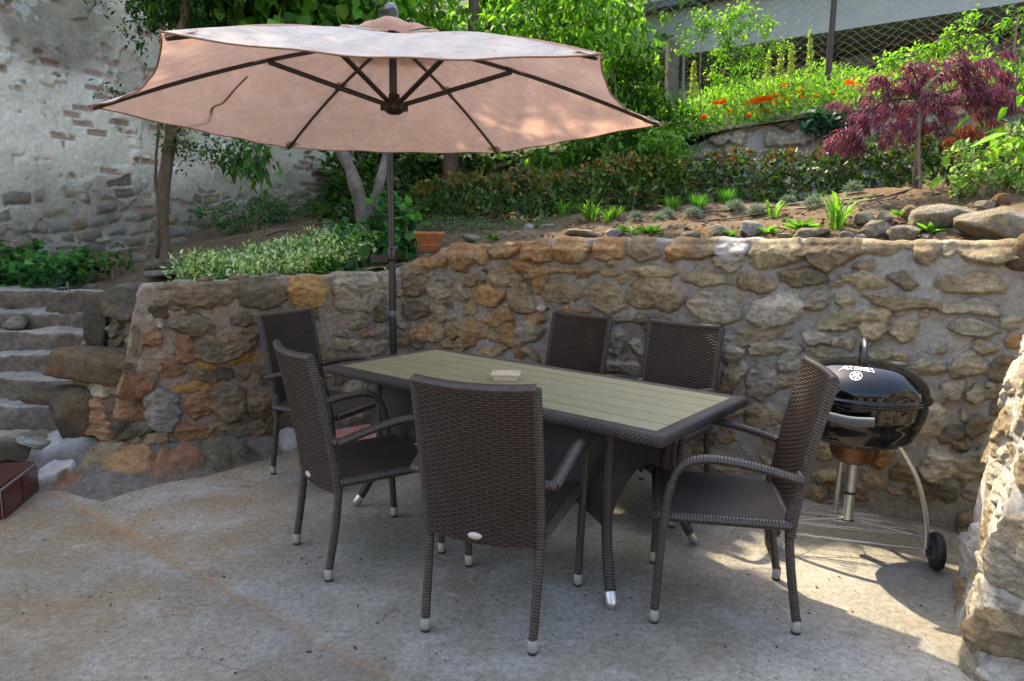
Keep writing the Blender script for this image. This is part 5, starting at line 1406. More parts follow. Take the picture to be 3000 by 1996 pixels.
bush('ivy_bush', 'dark ivy covered bush under the cherry beside the old wall corner', [(*aty(px, py, y), rx, ry, rz_) for (px, py, y, rx, ry, rz_) in ((1050, 480, 9.2, .4, .3, .3), (1180, 490, 9.0, .4, .3, .25), (1000, 560, 8.6, .3, .3, .25), (1120, 560, 8.4, .4, .3, .25), (1240, 480, 9.0, .3, .3, .2), (1020, 620, 8.0, .3, .25, .15), (1350, 470, 9.0, .35, .3, .15), (1450, 470, 8.9, .3, .3, .12))], 2600, .075, .055, GR_D + GR_M, 'heart', 51)
bush('climbing_shrub', 'dense leafy shrub climbing past the concrete post', [(*aty(px, py, y), rx, ry, rz_) for (px, py, y, rx, ry, rz_) in ((1840, 250, 7.9, .3, .25, .25), (1880, 330, 7.8, .3, .25, .25), (1800, 380, 7.7, .3, .25, .2), (1900, 420, 7.6, .25, .25, .2), (1700, 440, 7.7, .35, .25, .14), (1600, 460, 7.9, .3, .25, .1), (1980, 380, 7.7, .2, .2, .22), (1960, 440, 7.5, .2, .2, .15), (1860, 180, 7.9, .2, .2, .2), (1830, 440, 7.5, .25, .2, .15))], 3000, .085, .05, GR_M + GR_L, 'long', 53, droop=.6)
bush('young_green_shrub', 'fresh light green shrub rising out of the red tipped hedge', [(*aty(px, py, 6.95), rx, .15, rz_) for (px, py, rx, rz_) in ((1955, 440, .16, .14), (1930, 400, .14, .12), (2000, 480, .12, .12), (1960, 520, .12, .1))], 460, .07, .035, GR_L, 'long', 55, droop=.3)

# --- red tipped hedges
def hedge(name, label, path, h, wid, n, seed, cols, tips):
    rg = np.random.default_rng(seed); P, L_ = offset_path(path)
    base = np.array([P[:, 0].mean(), P[:, 1].mean(), 1.7]); t = thing(name, label, 'hedge', base)
    u_ = rg.uniform(0, L_[-1], n); x = np.interp(u_, L_, P[:, 0]); y = np.interp(u_, L_, P[:, 1])
    hh = np.interp(u_, np.linspace(0, L_[-1], len(h)), h) * (1 + .18 * vn(np.stack([u_, u_ * 0], -1), 2.2, seed) + .08 * vn(np.stack([u_, u_ * 0], -1), 7, seed))
    f = rg.uniform(0, 1, n) ** .8
    a = rg.uniform(-1, 1, n); a = np.sign(a) * np.abs(a) ** .6
    ww = wid * (1 - .35 * f ** 2) * (1 + .25 * vn(np.stack([u_, f * 2], -1), 3, seed + 1))
    dx = np.gradient(P[:, 0]); dy = np.gradient(P[:, 1]); l_ = np.hypot(dx, dy)
    nx, ny = np.interp(u_, L_, dy / l_), np.interp(u_, L_, -dx / l_)
    z = ter(x, y) + .02 + f * hh
    pos = np.stack([x + nx * a * ww, y + ny * a * ww, z], -1)
    k = n // 9; i = rg.integers(0, n, n); c_ = pos[rg.integers(0, k, n) % n]
    pos = np.where((rg.uniform(size=n) < .8)[:, None], c_ + rg.normal(size=(n, 3)) * [.035, .035, .03], pos)
    hz_ = (pos[:, 2] - ter(pos[:, 0], pos[:, 1])) / hh
    col = pal(n, rg, cols)
    tip = (rg.uniform(size=n) < (.05 + .45 * sstep(.66, 1.0, hz_))) & (hz_ > .3)
    col[tip] = pal(tip.sum(), rg, tips)
    d = rdir(n, rg, .25, .9); ll = .072 * rg.uniform(.6, 1.25, n)
    m_ = MB(); leaves(m_, pos - base, ll, ll * .46, d, rdir(n, rg, .6, .8), col, 'long', .3, .1)
    m_.build('foliage', M['foliage_gloss'], t, smooth=False)
    m_ = MB()
    for uu in np.arange(.1, L_[-1], .22):
        xx, yy = np.interp(uu, L_, P[:, 0]), np.interp(uu, L_, P[:, 1]); zz = float(ter(xx, yy)); H_ = np.interp(uu, np.linspace(0, L_[-1], len(h)), h)
        m_.tube(spline([(xx - base[0], yy - base[1], zz - .05 - base[2]), (xx + rg.normal(0, .04) - base[0], yy + rg.normal(0, .04) - base[1], zz + H_ * .5 - base[2]), (xx + rg.normal(0, .08) - base[0], yy + rg.normal(0, .06) - base[1], zz + H_ * .9 - base[2])], 4), .007, 5)
    m_.build('stem', M['stick'], t)
HC1 = [(.04, .11, .025), (.075, .16, .03), (.03, .08, .025), (.11, .18, .04), (.15, .21, .04)]
TIP = [(.24, .10, .025), (.30, .15, .035), (.19, .075, .025), (.16, .17, .035)]
hedge('photinia_hedge', 'low glossy hedge with coppery tips across the middle of the garden', [(-1.15, 7.95), (-.4, 7.6), (.4, 7.25), (1.3, 6.95), (1.75, 6.8)], [.36, .44, .46, .44, .42], .20, 5600, 61, HC1, TIP)
hedge('photinia_hedge', 'taller dark hedge with bronze tips behind the lavender and the red maple', [(1.8, 6.78), (2.5, 6.5), (3.2, 6.2), (4.2, 5.75), (5.4, 5.2)], [.42, .44, .46, .48, .5], .20, 6000, 63, HC1[:3] + [(.04, .06, .03)], [(.13, .06, .025), (.17, .08, .03), (.09, .06, .025), (.1, .1, .03)])

# --- sapling stakes
b0 = atg(1856, 612)
t = thing('staked_sapling', 'thin grey sapling with its stake in front of the hedge', 'sapling', b0)
m_ = MB(); trunk(m_, rel([b0 + (0, 0, -.05), aty(1850, 520, b0[1]), aty(1828, 420, b0[1]), aty(1806, 300, b0[1]), aty(1803, 215, b0[1])], b0), [.017, .015, .013, .010, .004], (.26, .22, .18), 8)
trunk(m_, rel([aty(1815, 260, b0[1]), aty(1795, 225, b0[1]), aty(1800, 190, b0[1])], b0), [.006, .005, .003], (.26, .22, .18), 6)
m_.build('trunk', M['bark'], t)
m_ = MB(); m_.tube(rel([b0 + (.06, 0, -.05), aty(1864, 560, b0[1]), aty(1845, 420, b0[1])], b0), .009, 8); m_.build('stake', M['stick'], t)

# --- red lace-leaf maple
b0 = atg(2680, 552)
t = thing('japanese_maple', 'weeping purple lace leaf maple on a thin stake', 'tree', b0)
m_ = MB(); yb = b0[1]
trunk(m_, rel([b0 + (0, 0, -.05), aty(2687, 450, yb), aty(2694, 350, yb), aty(2697, 290, yb), aty(2740, 230, yb), aty(2820, 180, yb)], b0), [.020, .018, .018, .017, .012, .006], (.16, .13, .10), 9)
for q in ((2600, 250), (2540, 320), (2480, 390), (2650, 200), (2890, 240), (2930, 320), (2640, 330)):
    trunk(m_, rel([aty(2697, 290, yb), aty((2697 + q[0]) / 2, (290 + q[1]) / 2 - 40, yb), aty(*q, yb - .1)], b0), [.010, .007, .003], (.10, .05, .05), 6)
m_.build('trunk', M['bark'], t)
m_ = MB(); m_.tube(rel([b0 + (.03, -.03, -.05), aty(2690, 420, yb - .03), aty(2697, 300, yb - .03)], b0), .014, 8); m_.build('stake', M['stick'], t)
rg = np.random.default_rng(71); m_ = MB()
mc = [(2475, 405, .17, .09), (2520, 370, .17, .10), (2560, 330, .18, .10), (2500, 420, .12, .06), (2590, 280, .2, .11), (2640, 240, .2, .10), (2700, 215, .22, .10), (2790, 190, .22, .10), (2860, 205, .22, .11), (2920, 240, .2, .12), (2945, 290, .18, .12), (2890, 300, .2, .12), (2820, 270, .22, .12), (2740, 290, .2, .12), (2660, 330, .2, .11), (2620, 390, .17, .10), (2690, 380, .15, .08), (2760, 350, .16, .09), (2870, 370, .16, .1), (2780, 420, .06, .08), (2790, 450, .04, .06), (2950, 160, .06, .04), (2570, 225, .08, .04), (2700, 190, .1, .05), (2470, 300, .1, .04), (2440, 430, .07, .03)]
for (px, py, rx, rz_) in mc:
    rx *= .86
    n_ = int(13500 * rx * (rz_ + .04)); c = aty(px, py, yb + rg.normal(0, .12)) - b0
    k2 = max(4, n_ // 22); tc, td = blob_pts(k2, rg, c, (rx, rx * .9, rz_), .25)
    i = rg.integers(0, k2, n_); p = tc[i] + rg.normal(size=(n_, 3)) * [.022, .022, .012]
    out_ = p - (np.array([aty(2720, 260, yb)[0], yb, 0]) - b0); out_[:, 2] = 0
    d = rdir(n_, rg, -.75, .55) + out_ / (np.linalg.norm(out_, axis=1)[:, None] + .01) * .5
    ll = .062 * rg.uniform(.55, 1.25, n_)
    col = pal(n_, rg, [(.16, .055, .085), (.22, .075, .115), (.11, .035, .06), (.26, .07, .07)], .2, [.4, .25, .25, .1])
    if py > 360 and px > 2740: col = pal(n_, rg, [(.2, .06, .02), (.13, .035, .03), (.24, .09, .025)], .2)
    redt = rg.uniform(size=n_) < .10; col[redt] = pal(redt.sum(), rg, [(.26, .05, .04)])
    leaves(m_, p, ll * 1.1, ll * .17, d, rdir(n_, rg, .8, .5), col, 'slim', .2, .25)
m_.build('crown', M['maple'], t, smooth=False)

# --- right-hand shrubs
bush('loquat_shrub', 'bright yellow green large leaved plant at the right edge', [(*aty(px, py, 5.0), rx, .12, rz_) for (px, py, rx, rz_) in ((2985, 430, .12, .08), (2960, 470, .1, .06), (3020, 400, .14, .12), (3010, 500, .1, .08))], 95, .19, .075, [(.13, .30, .025), (.17, .36, .035)], 'long', 75, droop=.9)
def variegated(name, label, cl, n, seed, cat='shrub', L=.042, group=None):
    rg = np.random.default_rng(seed); c = np.array([q[:3] for q in cl]); base = np.array([c[:, 0].mean(), c[:, 1].mean(), float(ter(c[:, 0].mean(), c[:, 1].mean()))])
    t = thing(name, label, cat, base, 0, group); m_ = MB()
    clump_crown(m_, rg, [(*(np.array(q[:3]) - base), *q[3:]) for q in cl], n, L, L * .5, [(.09, .21, .055), (.36, .43, .17), (.15, .29, .08), (.42, .47, .23)], 'oval', -.3)
    m_.build('foliage', M['foliage'], t, smooth=False)
    m_ = MB()
    for q in cl: m_.tube(spline([(q[0] - base[0], q[1] - base[1], float(ter(q[0], q[1])) - base[2] - .03), (q[0] - base[0] + .02, q[1] - base[1], q[2] - base[2])], 4), .004, 5)
    m_.build('stem', M['stick'], t); return t
for i, (px, py, s_, lb) in enumerate(((2800, 590, 1.0, 'leftmost variegated shrub with cream edged leaves right of the maple'), (2885, 575, 1.1, 'middle variegated shrub with cream edged leaves above the big rocks'), (2985, 560, 1.2, 'variegated shrub with cream edged leaves at the right edge'))):
    g_ = atg(px, py)
    variegated('variegated_shrub', lb, [(g_[0] + dx * s_, g_[1] + dy * s_, g_[2] + dz * s_, .12 * s_, .1 * s_, .09 * s_) for dx, dy, dz in ((0, 0, .1), (-.1, .02, .2), (.1, .04, .22), (0, .08, .3), (-.06, -.06, .08), (.1, -.05, .08))], 330, 81 + i, group='variegated shrubs by the rocks')

# --- little plants on the terrace
def blades(mb, rg, n, h, spread, w, cols, droop=.5, base_r=.02, segs=4):
    for _ in range(n):
        a = rg.uniform(0, 2 * math.pi); r0 = base_r * math.sqrt(rg.uniform()); hh = h * rg.uniform(.55, 1.1); sp_ = spread * rg.uniform(.3, 1.1)
        s = np.array([-math.sin(a), math.cos(a), 0]); o_ = np.array([math.cos(a), math.sin(a), 0])
        t_ = np.linspace(0, 1, segs + 1)
        P = o_ * (r0 + sp_ * t_[:, None] ** 1.6) + np.array([0, 0, 1]) * (hh * (t_ - droop * t_ ** 3 * .6))[:, None]
        ww = w * (1 - t_ ** 2.2)[:, None] * .5 + .0004
        V = np.concatenate([P - s * ww, P + s * ww]); k = segs + 1
        c = np.array(cols[rg.integers(len(cols))]) * rg.uniform(.75, 1.25)
        mb.add(V, [[j, j + k, j + k + 1, j + 1] for j in range(segs)], C=c)
def lavender(seed):
    rg = np.random.default_rng(seed); m_ = MB(); n = 420
    d = rdir(n, rg, .55, .8); d[:, 2] = np.abs(d[:, 2])
    p = d * np.array([.055, .055, .055]) * rg.uniform(.3, 1, (n, 1)) + [0, 0, .02]
    leaves(m_, p, .042 * rg.uniform(.6, 1.2, n), .006, d + rg.normal(size=(n, 3)) * .35, rdir(n, rg, 1, .6), pal(n, rg, [(.21, .27, .22), (.28, .34, .29), (.15, .2, .16)]), 'slim', .1, .1)
    return m_
lvp = None
LV = [((2029, 640), 1.15, 'silver lavender cushion at the left of the group nearest the wall'), ((2150, 620), 1.15, 'silver lavender cushion beside the drip hose, second of the front row'), ((2214, 634), 1.1, 'silver lavender cushion just above the pale square stone'), ((2308, 602), 1.0, 'silver lavender cushion in the middle of the right-hand drip row'),
      ((2382, 612), 1.15, 'widest silver lavender cushion, left of the tall iris clump'), ((2498, 570), 1.1, 'highest silver lavender cushion, below the arching grass'), ((1862, 646), .95, 'silver lavender cushion at the foot of the staked sapling'), ((1929, 655), 1.0, 'front one of the paired silver lavender cushions'), ((1953, 640), 1.0, 'rear one of the paired silver lavender cushions')]
protos = [lavender(100 + i).build('lavender', M['grey_foliage'], smooth=False) for i in range(3)]
for i, (q, s_, lb) in enumerate(LV):
    o = protos[i] if i < 3 else protos[i % 3].copy()
    if i >= 3: COL.objects.link(o)
    o.location = atg(*q); o.scale = (s_,) * 3; o.rotation_euler = (0, 0, i * 1.3); tag(o, lb, 'lavender', 'lavender cushions on the terrace')
def tuft(seed, n, h, sp_, w, cols, droop):
    rg = np.random.default_rng(seed); m_ = MB(); blades(m_, rg, n, h, sp_, w, cols, droop, .035); return m_
FT = [((2127, 598), 'bright green needle tuft beside the dark hedge foot'), ((2047, 616), 'bright green needle tuft at the left end of the drip rows'), ((2214, 590), 'bright green needle tuft left of the double clump'), ((2328, 566), 'tall bright green needle tuft near the red marker'), ((2379, 578), 'small bright green needle tuft above the wide lavender'), ((2542, 550), 'rightmost bright green needle tuft below the maple'), ((2240, 594), 'bright green needle tuft in the middle of the row'), ((1969, 618), 'bright green needle tuft behind the paired lavender')]
ft = [tuft(120 + i, 170, .15, .09, .004, [(.07, .24, .02), (.1, .3, .03), (.05, .17, .02)], .2).build('needle_tuft', M['foliage'], smooth=False) for i in range(3)]
for i, (q, lb) in enumerate(FT):
    o = ft[i] if i < 3 else ft[i % 3].copy()
    if i >= 3: COL.objects.link(o)
    s_ = (1, 1.1, 1, 1.25, .95, 1.3, 1.05, 1)[i]
    o.location = atg(*q); o.scale = (s_,) * 3; o.rotation_euler = (0, 0, i * 2.1); tag(o, lb, 'tufted plant', 'needle leaved tufts on the terrace')
DL = [((1652, 634), 1.25, 'leftmost arching daylily clump in front of the hedge'), ((1732, 646), 1.5, 'largest arching daylily clump in front of the hedge'), ((1781, 650), .9, 'small daylily clump just right of the largest one'), ((1803, 640), 1.0, 'daylily clump nearest the sapling on its left'), ((2172, 586), 1.3, 'daylily clump against the dark hedge above the drip rows'), ((2292, 568), 1.2, 'upright daylily clump against the dark hedge'), ((2440, 556), 1.5, 'fountain shaped daylily clump in front of the hedge'), ((2262, 640), 1.2, 'daylily rising behind the pale square stone'), ((2450, 672), 1.45, 'tall iris clump on the wall top among the rocks')]
dl = [tuft(140 + i, 34, .21, .16, .012, [(.12, .28, .03), (.16, .34, .04), (.08, .2, .03)], .75).build('daylily', M['foliage'], smooth=False) for i in range(3)]
for i, (q, s_, lb) in enumerate(DL):
    o = dl[i] if i < 3 else dl[i % 3].copy()
    if i >= 3: COL.objects.link(o)
    o.location = atg(*q); o.scale = (s_, s_, s_ * (1.25 if i in (5, 8) else 1)); o.rotation_euler = (0, 0, i * 1.7); tag(o, lb, 'daylily', 'grassy clumps on the terrace')
WD = [((1848, 690), 'broad leaved weed on the wall top left of the white stone'), ((1905, 694), 'leafy weed with pointed shoots on the wall top'), ((2134, 698), 'small fresh weed between the front stones'), ((2344, 684), 'long leaved weed lying behind the grey boulder'), ((2723, 690), 'fern like weed between the big pale rocks'), ((2405, 696), 'low creeping weed below the iris clump'), ((1440, 706), 'small weed beside the flat stone on the wall top'), ((2635, 640), 'tiny tuft between the tan rocks'), ((2250, 690), 'grey leaved weed beside the pale square stone')]
for i, (q, lb) in enumerate(WD):
    rg = np.random.default_rng(160 + i); g_ = atg(*q); m_ = MB(); n = 26
    a = rg.uniform(0, 6.28, n); d = np.stack([np.cos(a), np.sin(a), rg.uniform(.3, 1.4, n)], -1)
    ll = (.10, .11, .07, .12, .09, .05, .07, .05, .07)[i] * rg.uniform(.6, 1.2, n)
    leaves(m_, d * .012 + [0, 0, .01], ll, ll * .34, d, np.tile([0, 0, 1.], (n, 1)), pal(n, rg, [(.10, .26, .03), (.07, .2, .03), (.14, .3, .05)]), 'long', .25, .3)
    o = m_.build('weed', M['foliage'], smooth=False); o.location = g_; tag(o, lb, 'weed', 'weeds along the wall top')

# --- ground cover
def cover(name, label, cat, poly, n, L, W, cols, hgt, seed, shape='oval', up=.5, mat='foliage', flowers=None, w=None):
    rg = np.random.default_rng(seed); pg = [np.array(q) for q in poly]; m_ = MB()
    xy = np.array([(p[0], p[1]) for p in pg]); lo_, hi_ = xy.min(0), xy.max(0); pts = []
    while len(pts) < n:
        c = rg.uniform(lo_, hi_, (n, 2)); ins = np.zeros(len(c), bool); j = len(xy) - 1
        for i in range(len(xy)):
            xi, yi, xj, yj = *xy[i], *xy[j]
            ins ^= ((yi > c[:, 1]) != (yj > c[:, 1])) & (c[:, 0] < (xj - xi) * (c[:, 1] - yi) / (yj - yi + 1e-9) + xi); j = i
        pts.extend(c[ins])
    pts = np.array(pts[:n]); k = max(6, n // 16); tw = pts[rg.integers(0, n, k)]; i = rg.integers(0, k, n)
    p2 = tw[i] + rg.normal(size=(n, 2)) * .035
    hm = hgt * (.6 + .5 * (vn(tw, 3.2, seed) + 1) / 2 + .25 * rg.uniform(-1, 1, k))
    z = ter(p2[:, 0], p2[:, 1]) + hm[i] * rg.uniform(.12, 1, n) ** .7
    pos = np.stack([p2[:, 0], p2[:, 1], z], -1)
    d = rdir(n, rg, up, .8); ll = L * rg.uniform(.6, 1.3, n)
    leaves(m_, pos, ll, ll * W / L, d, rdir(n, rg, 1.2, .5), pal(n, rg, cols, w=w), shape, .2, .15)
    for q in range(k):
        b_ = (*tw[q], float(ter(*tw[q])) - .02); m_.tube([b_, (b_[0] + rg.normal(0, .01), b_[1], b_[2] + hm[q] * .5), (b_[0] + rg.normal(0, .02), b_[1], b_[2] + hm[q])], .0022, 4, cap=False, C=(.09, .14, .04))
    o = m_.build(name, M[mat], smooth=False); tag(o, label, cat, kind='stuff'); return tw, hm
cover('variegated_periwinkle', 'bed of cream and green variegated periwinkle above the left wall', 'ground cover', [(-2.30, 4.62), (-1.75, 4.60), (-1.30, 4.95), (-1.02, 5.3), (-1.15, 5.75), (-1.6, 5.75), (-2.2, 5.5), (-2.45, 5.1)], 7000, .040, .017, [(.15, .30, .10), (.56, .62, .36), (.34, .46, .20), (.66, .70, .48), (.09, .2, .06)], .22, 171, 'oval', .6)
tw, hm = cover('cranesbill', 'dark green bed of lobed leaves with purple flowers at the left edge', 'ground cover', [(-5.2, 5.5), (-3.55, 5.45), (-3.5, 5.8), (-3.8, 6.2), (-5.4, 6.4)], 2600, .060, .046, [(.035, .14, .04), (.06, .2, .05), (.025, .09, .03), (.1, .27, .06)], .26, 173, 'heart', .2)
rg = np.random.default_rng(9)
for i in range(16):
    j = rg.integers(len(tw)); m_ = MB(); a = np.arange(6) * 1.047; d = np.stack([np.cos(a), np.sin(a), np.full(6, .5)], -1)
    leaves(m_, d * .002, .034, .024, d, np.tile([0, 0, 1.], (6, 1)), pal(6, rg, [(.22, .03, .2), (.3, .05, .25)]), 'oval', .1, .1)
    m_.tube([(0, 0, -.09), (0, 0, -.04), (0, 0, 0)], .0015, 4, C=(.08, .15, .04))
    o = m_.build('purple_flower', M['petal'], smooth=False); o.location = (tw[j][0], tw[j][1], float(ter(*tw[j])) + hm[j] + .05); tag(o, 'small purple cranesbill flower above the dark leaves at the left edge', 'flower', 'purple flowers at the left edge')
cover('creeping_herb', 'sparse pale green creeping herb along the foot of the hedge', 'ground cover', [(-1.2, 7.0), (.2, 6.55), (.5, 6.75), (-.6, 7.3), (-1.2, 7.5)], 1300, .03, .013, [(.13, .2, .1), (.2, .26, .14), (.1, .17, .06)], .09, 177)
for i, (pts_, h_, lb) in enumerate(((((640, 690), (740, 690), (740, 660), (640, 660)), .2, 'left dark green periwinkle clump at the foot of the old wall'), (((740, 665), (850, 665), (850, 640), (740, 640)), .22, 'middle dark green periwinkle clump at the foot of the old wall'), (((870, 655), (1040, 655), (1040, 635), (870, 635)), .2, 'right blue flowered periwinkle clump at the foot of the old wall'))):
    g_ = [atg(*q) for q in pts_]; c = np.mean(g_, 0); w_ = abs(g_[1][0] - g_[0][0]) / 2 * 1.15; h_ *= 1.5
    bush('periwinkle_clump', lb, [(c[0] + dx * w_, c[1] + dy * .2, c[2] + h_ * hh, w_ * .45, .2, h_ * .5) for dx, dy, hh in ((-.6, 0, .45), (0, .3, .6), (.6, 0, .5), (0, -.4, .35))], 800, .045, .022, [(.03, .1, .03), (.05, .15, .04), (.09, .2, .07)], 'oval', 181 + i, group='periwinkle clumps by the old wall')
bush('small_weed_clump', 'little green plant with purple bloom between steps and tree', [(*(atg(330, 820) + (0, 0, .1)), .1, .08, .08), (*(atg(345, 800) + (0, 0, .16)), .06, .06, .06)], 60, .06, .04, GR_M, 'heart', 187, stems=True)
bush('dark_sedum', 'dusky green low plant beside the top step at the left', [(*(atg(230, 880) + (0, 0, .05)), .14, .1, .07), (*(atg(200, 860) + (0, 0, .06)), .1, .1, .07)], 170, .04, .02, [(.02, .06, .04), (.03, .08, .05)], 'oval', 188)

# --- upper terrace meadow with poppies
rg = np.random.default_rng(21); m_ = MB(); n = 11000
x = rg.uniform(1.5, 5.4, n); yb_ = np.interp(x, P2[:, 0], P2[:, 1]); dd = .15 + rg.uniform(0, 1, n) ** 1.2 * 2.6; y = yb_ + dd
hgt = (.24 + .16 * vn(np.stack([x, y], -1), 1.6, 5) + .05 * vn(np.stack([x, y], -1), 6, 6)) * sstep(.1, .7, dd + .15) * rg.uniform(.05, 1, n) ** .8
z = up_z(x, y) + hgt
d = rdir(n, rg, .7, .8); ll = .075 * rg.uniform(.6, 1.3, n)
leaves(m_, np.stack([x, y, z], -1), ll, ll * .3, d, rdir(n, rg, 1, .6), pal(n, rg, [(.12, .28, .025), (.18, .36, .035), (.08, .2, .02), (.22, .38, .06)]), 'long', .2, .2)
tag(m_.build('meadow', M['foliage'], smooth=False), 'bright green flowery meadow on the upper terrace below the fence', 'meadow', kind='stuff')
pp_ = None
spots = [(2190, 310), (2205, 305), (2215, 302), (2228, 300), (2238, 298), (2250, 296), (2262, 290), (2272, 285), (2280, 305), (2300, 258), (2340, 275), (2352, 290), (2430, 280), (2438, 272), (2445, 268), (2455, 275), (2466, 270), (2485, 252), (2492, 245), (2515, 258), (2520, 235), (2190, 345), (2240, 330), (2100, 308), (2120, 305), (2290, 300), (2390, 292), (2480, 280), (2560, 262), (2600, 246), (2130, 335), (2060, 350)]
for i, q in enumerate(spots):
    g_ = aty(q[0], q[1], 8.0 + .5 * rg.uniform(-1, 1))
    if i == 0:
        m_ = MB(); a = np.arange(5) * 1.2566; d = np.stack([np.cos(a), np.sin(a), np.full(5, .75)], -1)
        leaves(m_, d * .003, .07, .075, d, np.tile([0, 0, 1.], (5, 1)), pal(5, rg, [(.75, .16, .015), (.8, .22, .02)], .08), 'heart', .2, -.1)
        m_.tube([(0, 0, -.3), (.01, 0, -.15), (0, 0, 0)], .0025, 4, C=(.1, .2, .04)); pp_ = o = m_.build('poppy', M['petal'], smooth=False)
    else: o = pp_.copy(); COL.objects.link(o)
    o.location = g_; s_ = rg.uniform(.75, 1.35); o.scale = (s_, s_, 1); o.rotation_euler = (rg.normal(0, .3), rg.normal(0, .3), rg.uniform(0, 6)); tag(o, 'orange poppy in the meadow of the upper terrace', 'poppy', 'poppies on the upper terrace')
SPK = [((2030, 305), 110, 'pale dock spike at the far left of the meadow'), ((2240, 285), 125, 'dock spike left of the middle pair'), ((2280, 290), 140, 'dock spike in the middle of the row'), ((2318, 275), 130, 'dock spike right of the middle pair'), ((2372, 275), 165, 'tallest dock spike beside the rusty post')]
for i, (q, hp, lb) in enumerate(SPK):
    rg = np.random.default_rng(300 + i); g_ = aty(q[0], q[1], 8.7); H_ = hp / 2000 * 8.7; m_ = MB(); n = 420
    lean = rg.normal(0, .05)
    m_.tube([(0, 0, -.35), (lean * .3, 0, H_ * .5), (lean, 0, H_)], [.006, .005, .002], 6, C=(.2, .25, .06))
    f = rg.uniform(0.05, 1, n); a = rg.uniform(0, 6.28, n); rr = .055 * (1 - f) ** .7 * rg.uniform(.3, 1, n) + .008
    p = np.stack([lean * f + rr * np.cos(a), rr * np.sin(a), H_ * f + rr * .6], -1)
    leaves(m_, p, .030, .016, rdir(n, rg, .6, .7), rdir(n, rg, .5, 1), pal(n, rg, [(.26, .33, .07), (.33, .38, .1), (.2, .27, .05)]), 'oval', .2, .1)
    o = m_.build('dock_plant', M['foliage'], smooth=False); o.location = g_; tag(o, lb, 'tall weed', 'dock spikes below the building')
# vines on the fence
def vine(label, cl, n, seed, L=.042):
    rg = np.random.default_rng(seed); base = np.array([*np.mean([q[:2] for q in cl], 0), 2.7]); t = thing('fence_vine', label, 'vine', base, 0, 'vines on the fence')
    m_ = MB(); clump_crown(m_, rg, [(*(np.array(q[:3]) - base), *q[3:]) for q in cl], n, L, L * .55, [(.13, .29, .03), (.19, .37, .05), (.09, .21, .03)], 'oval', .4)
    m_.build('foliage', M['foliage'], t, smooth=False); m_ = MB()
    for a_, b_ in zip(cl[:-1], cl[1:]):
        pa, pb_ = np.array(a_[:3]) - base, np.array(b_[:3]) - base
        if np.linalg.norm(pa - pb_) < 1.1: m_.tube(spline([pa, (pa + pb_) / 2 + rg.normal(size=3) * .06, pb_], 5), .004, 5)
    pa = np.array(cl[-1][:3]) - base; m_.tube(spline([pa, (pa[0], pa[1], pa[2] / 2), (pa[0] + .05, pa[1], -.1)], 5), .006, 5)
    m_.build('stem', M['stick'], t)
vine('light green vine spilling over the fence left of the rusty post', [(*aty(px, py, 8.05), rx, .1, rz_) for (px, py, rx, rz_) in ((2010, 130, .12, .1), (2050, 90, .16, .1), (2110, 60, .2, .12), (2180, 50, .2, .14), (2230, 70, .16, .14), (2150, 100, .2, .12), (2240, 130, .14, .1), (2290, 120, .12, .06), (2120, 150, .16, .1), (2180, 170, .16, .12), (2110, 210, .14, .12), (2150, 240, .16, .1), (2210, 190, .12, .1), (2060, 50, .14, .1))], 2300, 401)
vine('trailing green branch on the fence above the maple', [(*aty(px, py, 6.6), rx, .1, rz_) for (px, py, rx, rz_) in ((2850, 60, .08, .05), (2870, 130, .08, .05), (2810, 120, .14, .05), (2740, 145, .16, .06), (2680, 165, .16, .07), (2620, 185, .12, .08), (2600, 210, .08, .06), (2790, 95, .06, .05), (2850, 45, .06, .03))], 800, 403)
bush('evergreen_shrub', 'fresh green shrub at the far right behind the maple', [(*aty(px, py, 6.3), rx, .15, rz_) for (px, py, rx, rz_) in ((2960, 210, .14, .12), (2985, 180, .12, .1), (3010, 240, .14, .12), (2980, 60, .1, .1))], 300, .075, .03, GR_L + GR_M, 'long', 409)
bush('ivy_clump', 'dark glossy ivy clump at the foot of the rusty fence post', [(*aty(px, py, 7.2), rx, .15, rz_) for (px, py, rx, rz_) in ((2400, 360, .12, .1), (2440, 345, .12, .08), (2380, 375, .1, .06))], 260, .06, .05, [(.015, .055, .035), (.02, .075, .04)], 'heart', 411, mat='foliage_gloss')

# --- hoses, sticks
def hose(label, px, r_=.0075, name='irrigation_hose'):
    P = [atg(*q) + np.array([0, 0, .012]) for q in px]
    o = MB().tube(spline(P, 8), r_, 7).build(name, M['hose']); tag(o, label, 'hose', 'drip hoses on the soil'); return o
hose('brown drip hose curving up to the foot of the old wall', [(780, 694), (840, 676), (920, 664), (1000, 652)])
hose('brown drip hose running below the periwinkle clumps', [(850, 712), (920, 690), (1000, 672)])
hose('drip hose along the bare soil left of the daylilies', [(1190, 652), (1300, 646), (1420, 644)])
hose('lowest drip hose between the lavender cushions', [(1960, 668), (2060, 652), (2180, 640), (2260, 626)])
hose('middle drip hose past the needle tufts', [(2000, 628), (2110, 622), (2240, 614), (2360, 598), (2480, 588), (2590, 576)])
hose('upper drip hose reaching the maple stake', [(2180, 630), (2330, 616), (2450, 604), (2560, 590), (2640, 568), (2700, 548)])
hose('short drip hose below the variegated shrubs', [(2800, 612), (2840, 600), (2880, 588)])
hose('drip hose behind the purple flowers at the left', [(20, 880), (120, 862), (180, 845)])
g_ = atg(787, 800); o = MB().tube([(0, 0, -.05), (0, 0, .07), (.003, 0, .18)], .009, 8).build('garden_stake', M['stick']); o.location = g_; tag(o, 'short brown stake in the periwinkle bed', 'stake')
g_ = atg(455, 800); o = MB().tube([(0, 0, -.05), (0, 0, .05), (-.004, 0, .14)], .004, 6).build('garden_stake', M['stick']); o.location = g_; tag(o, 'thin stick standing behind the left end of the wall', 'stake')
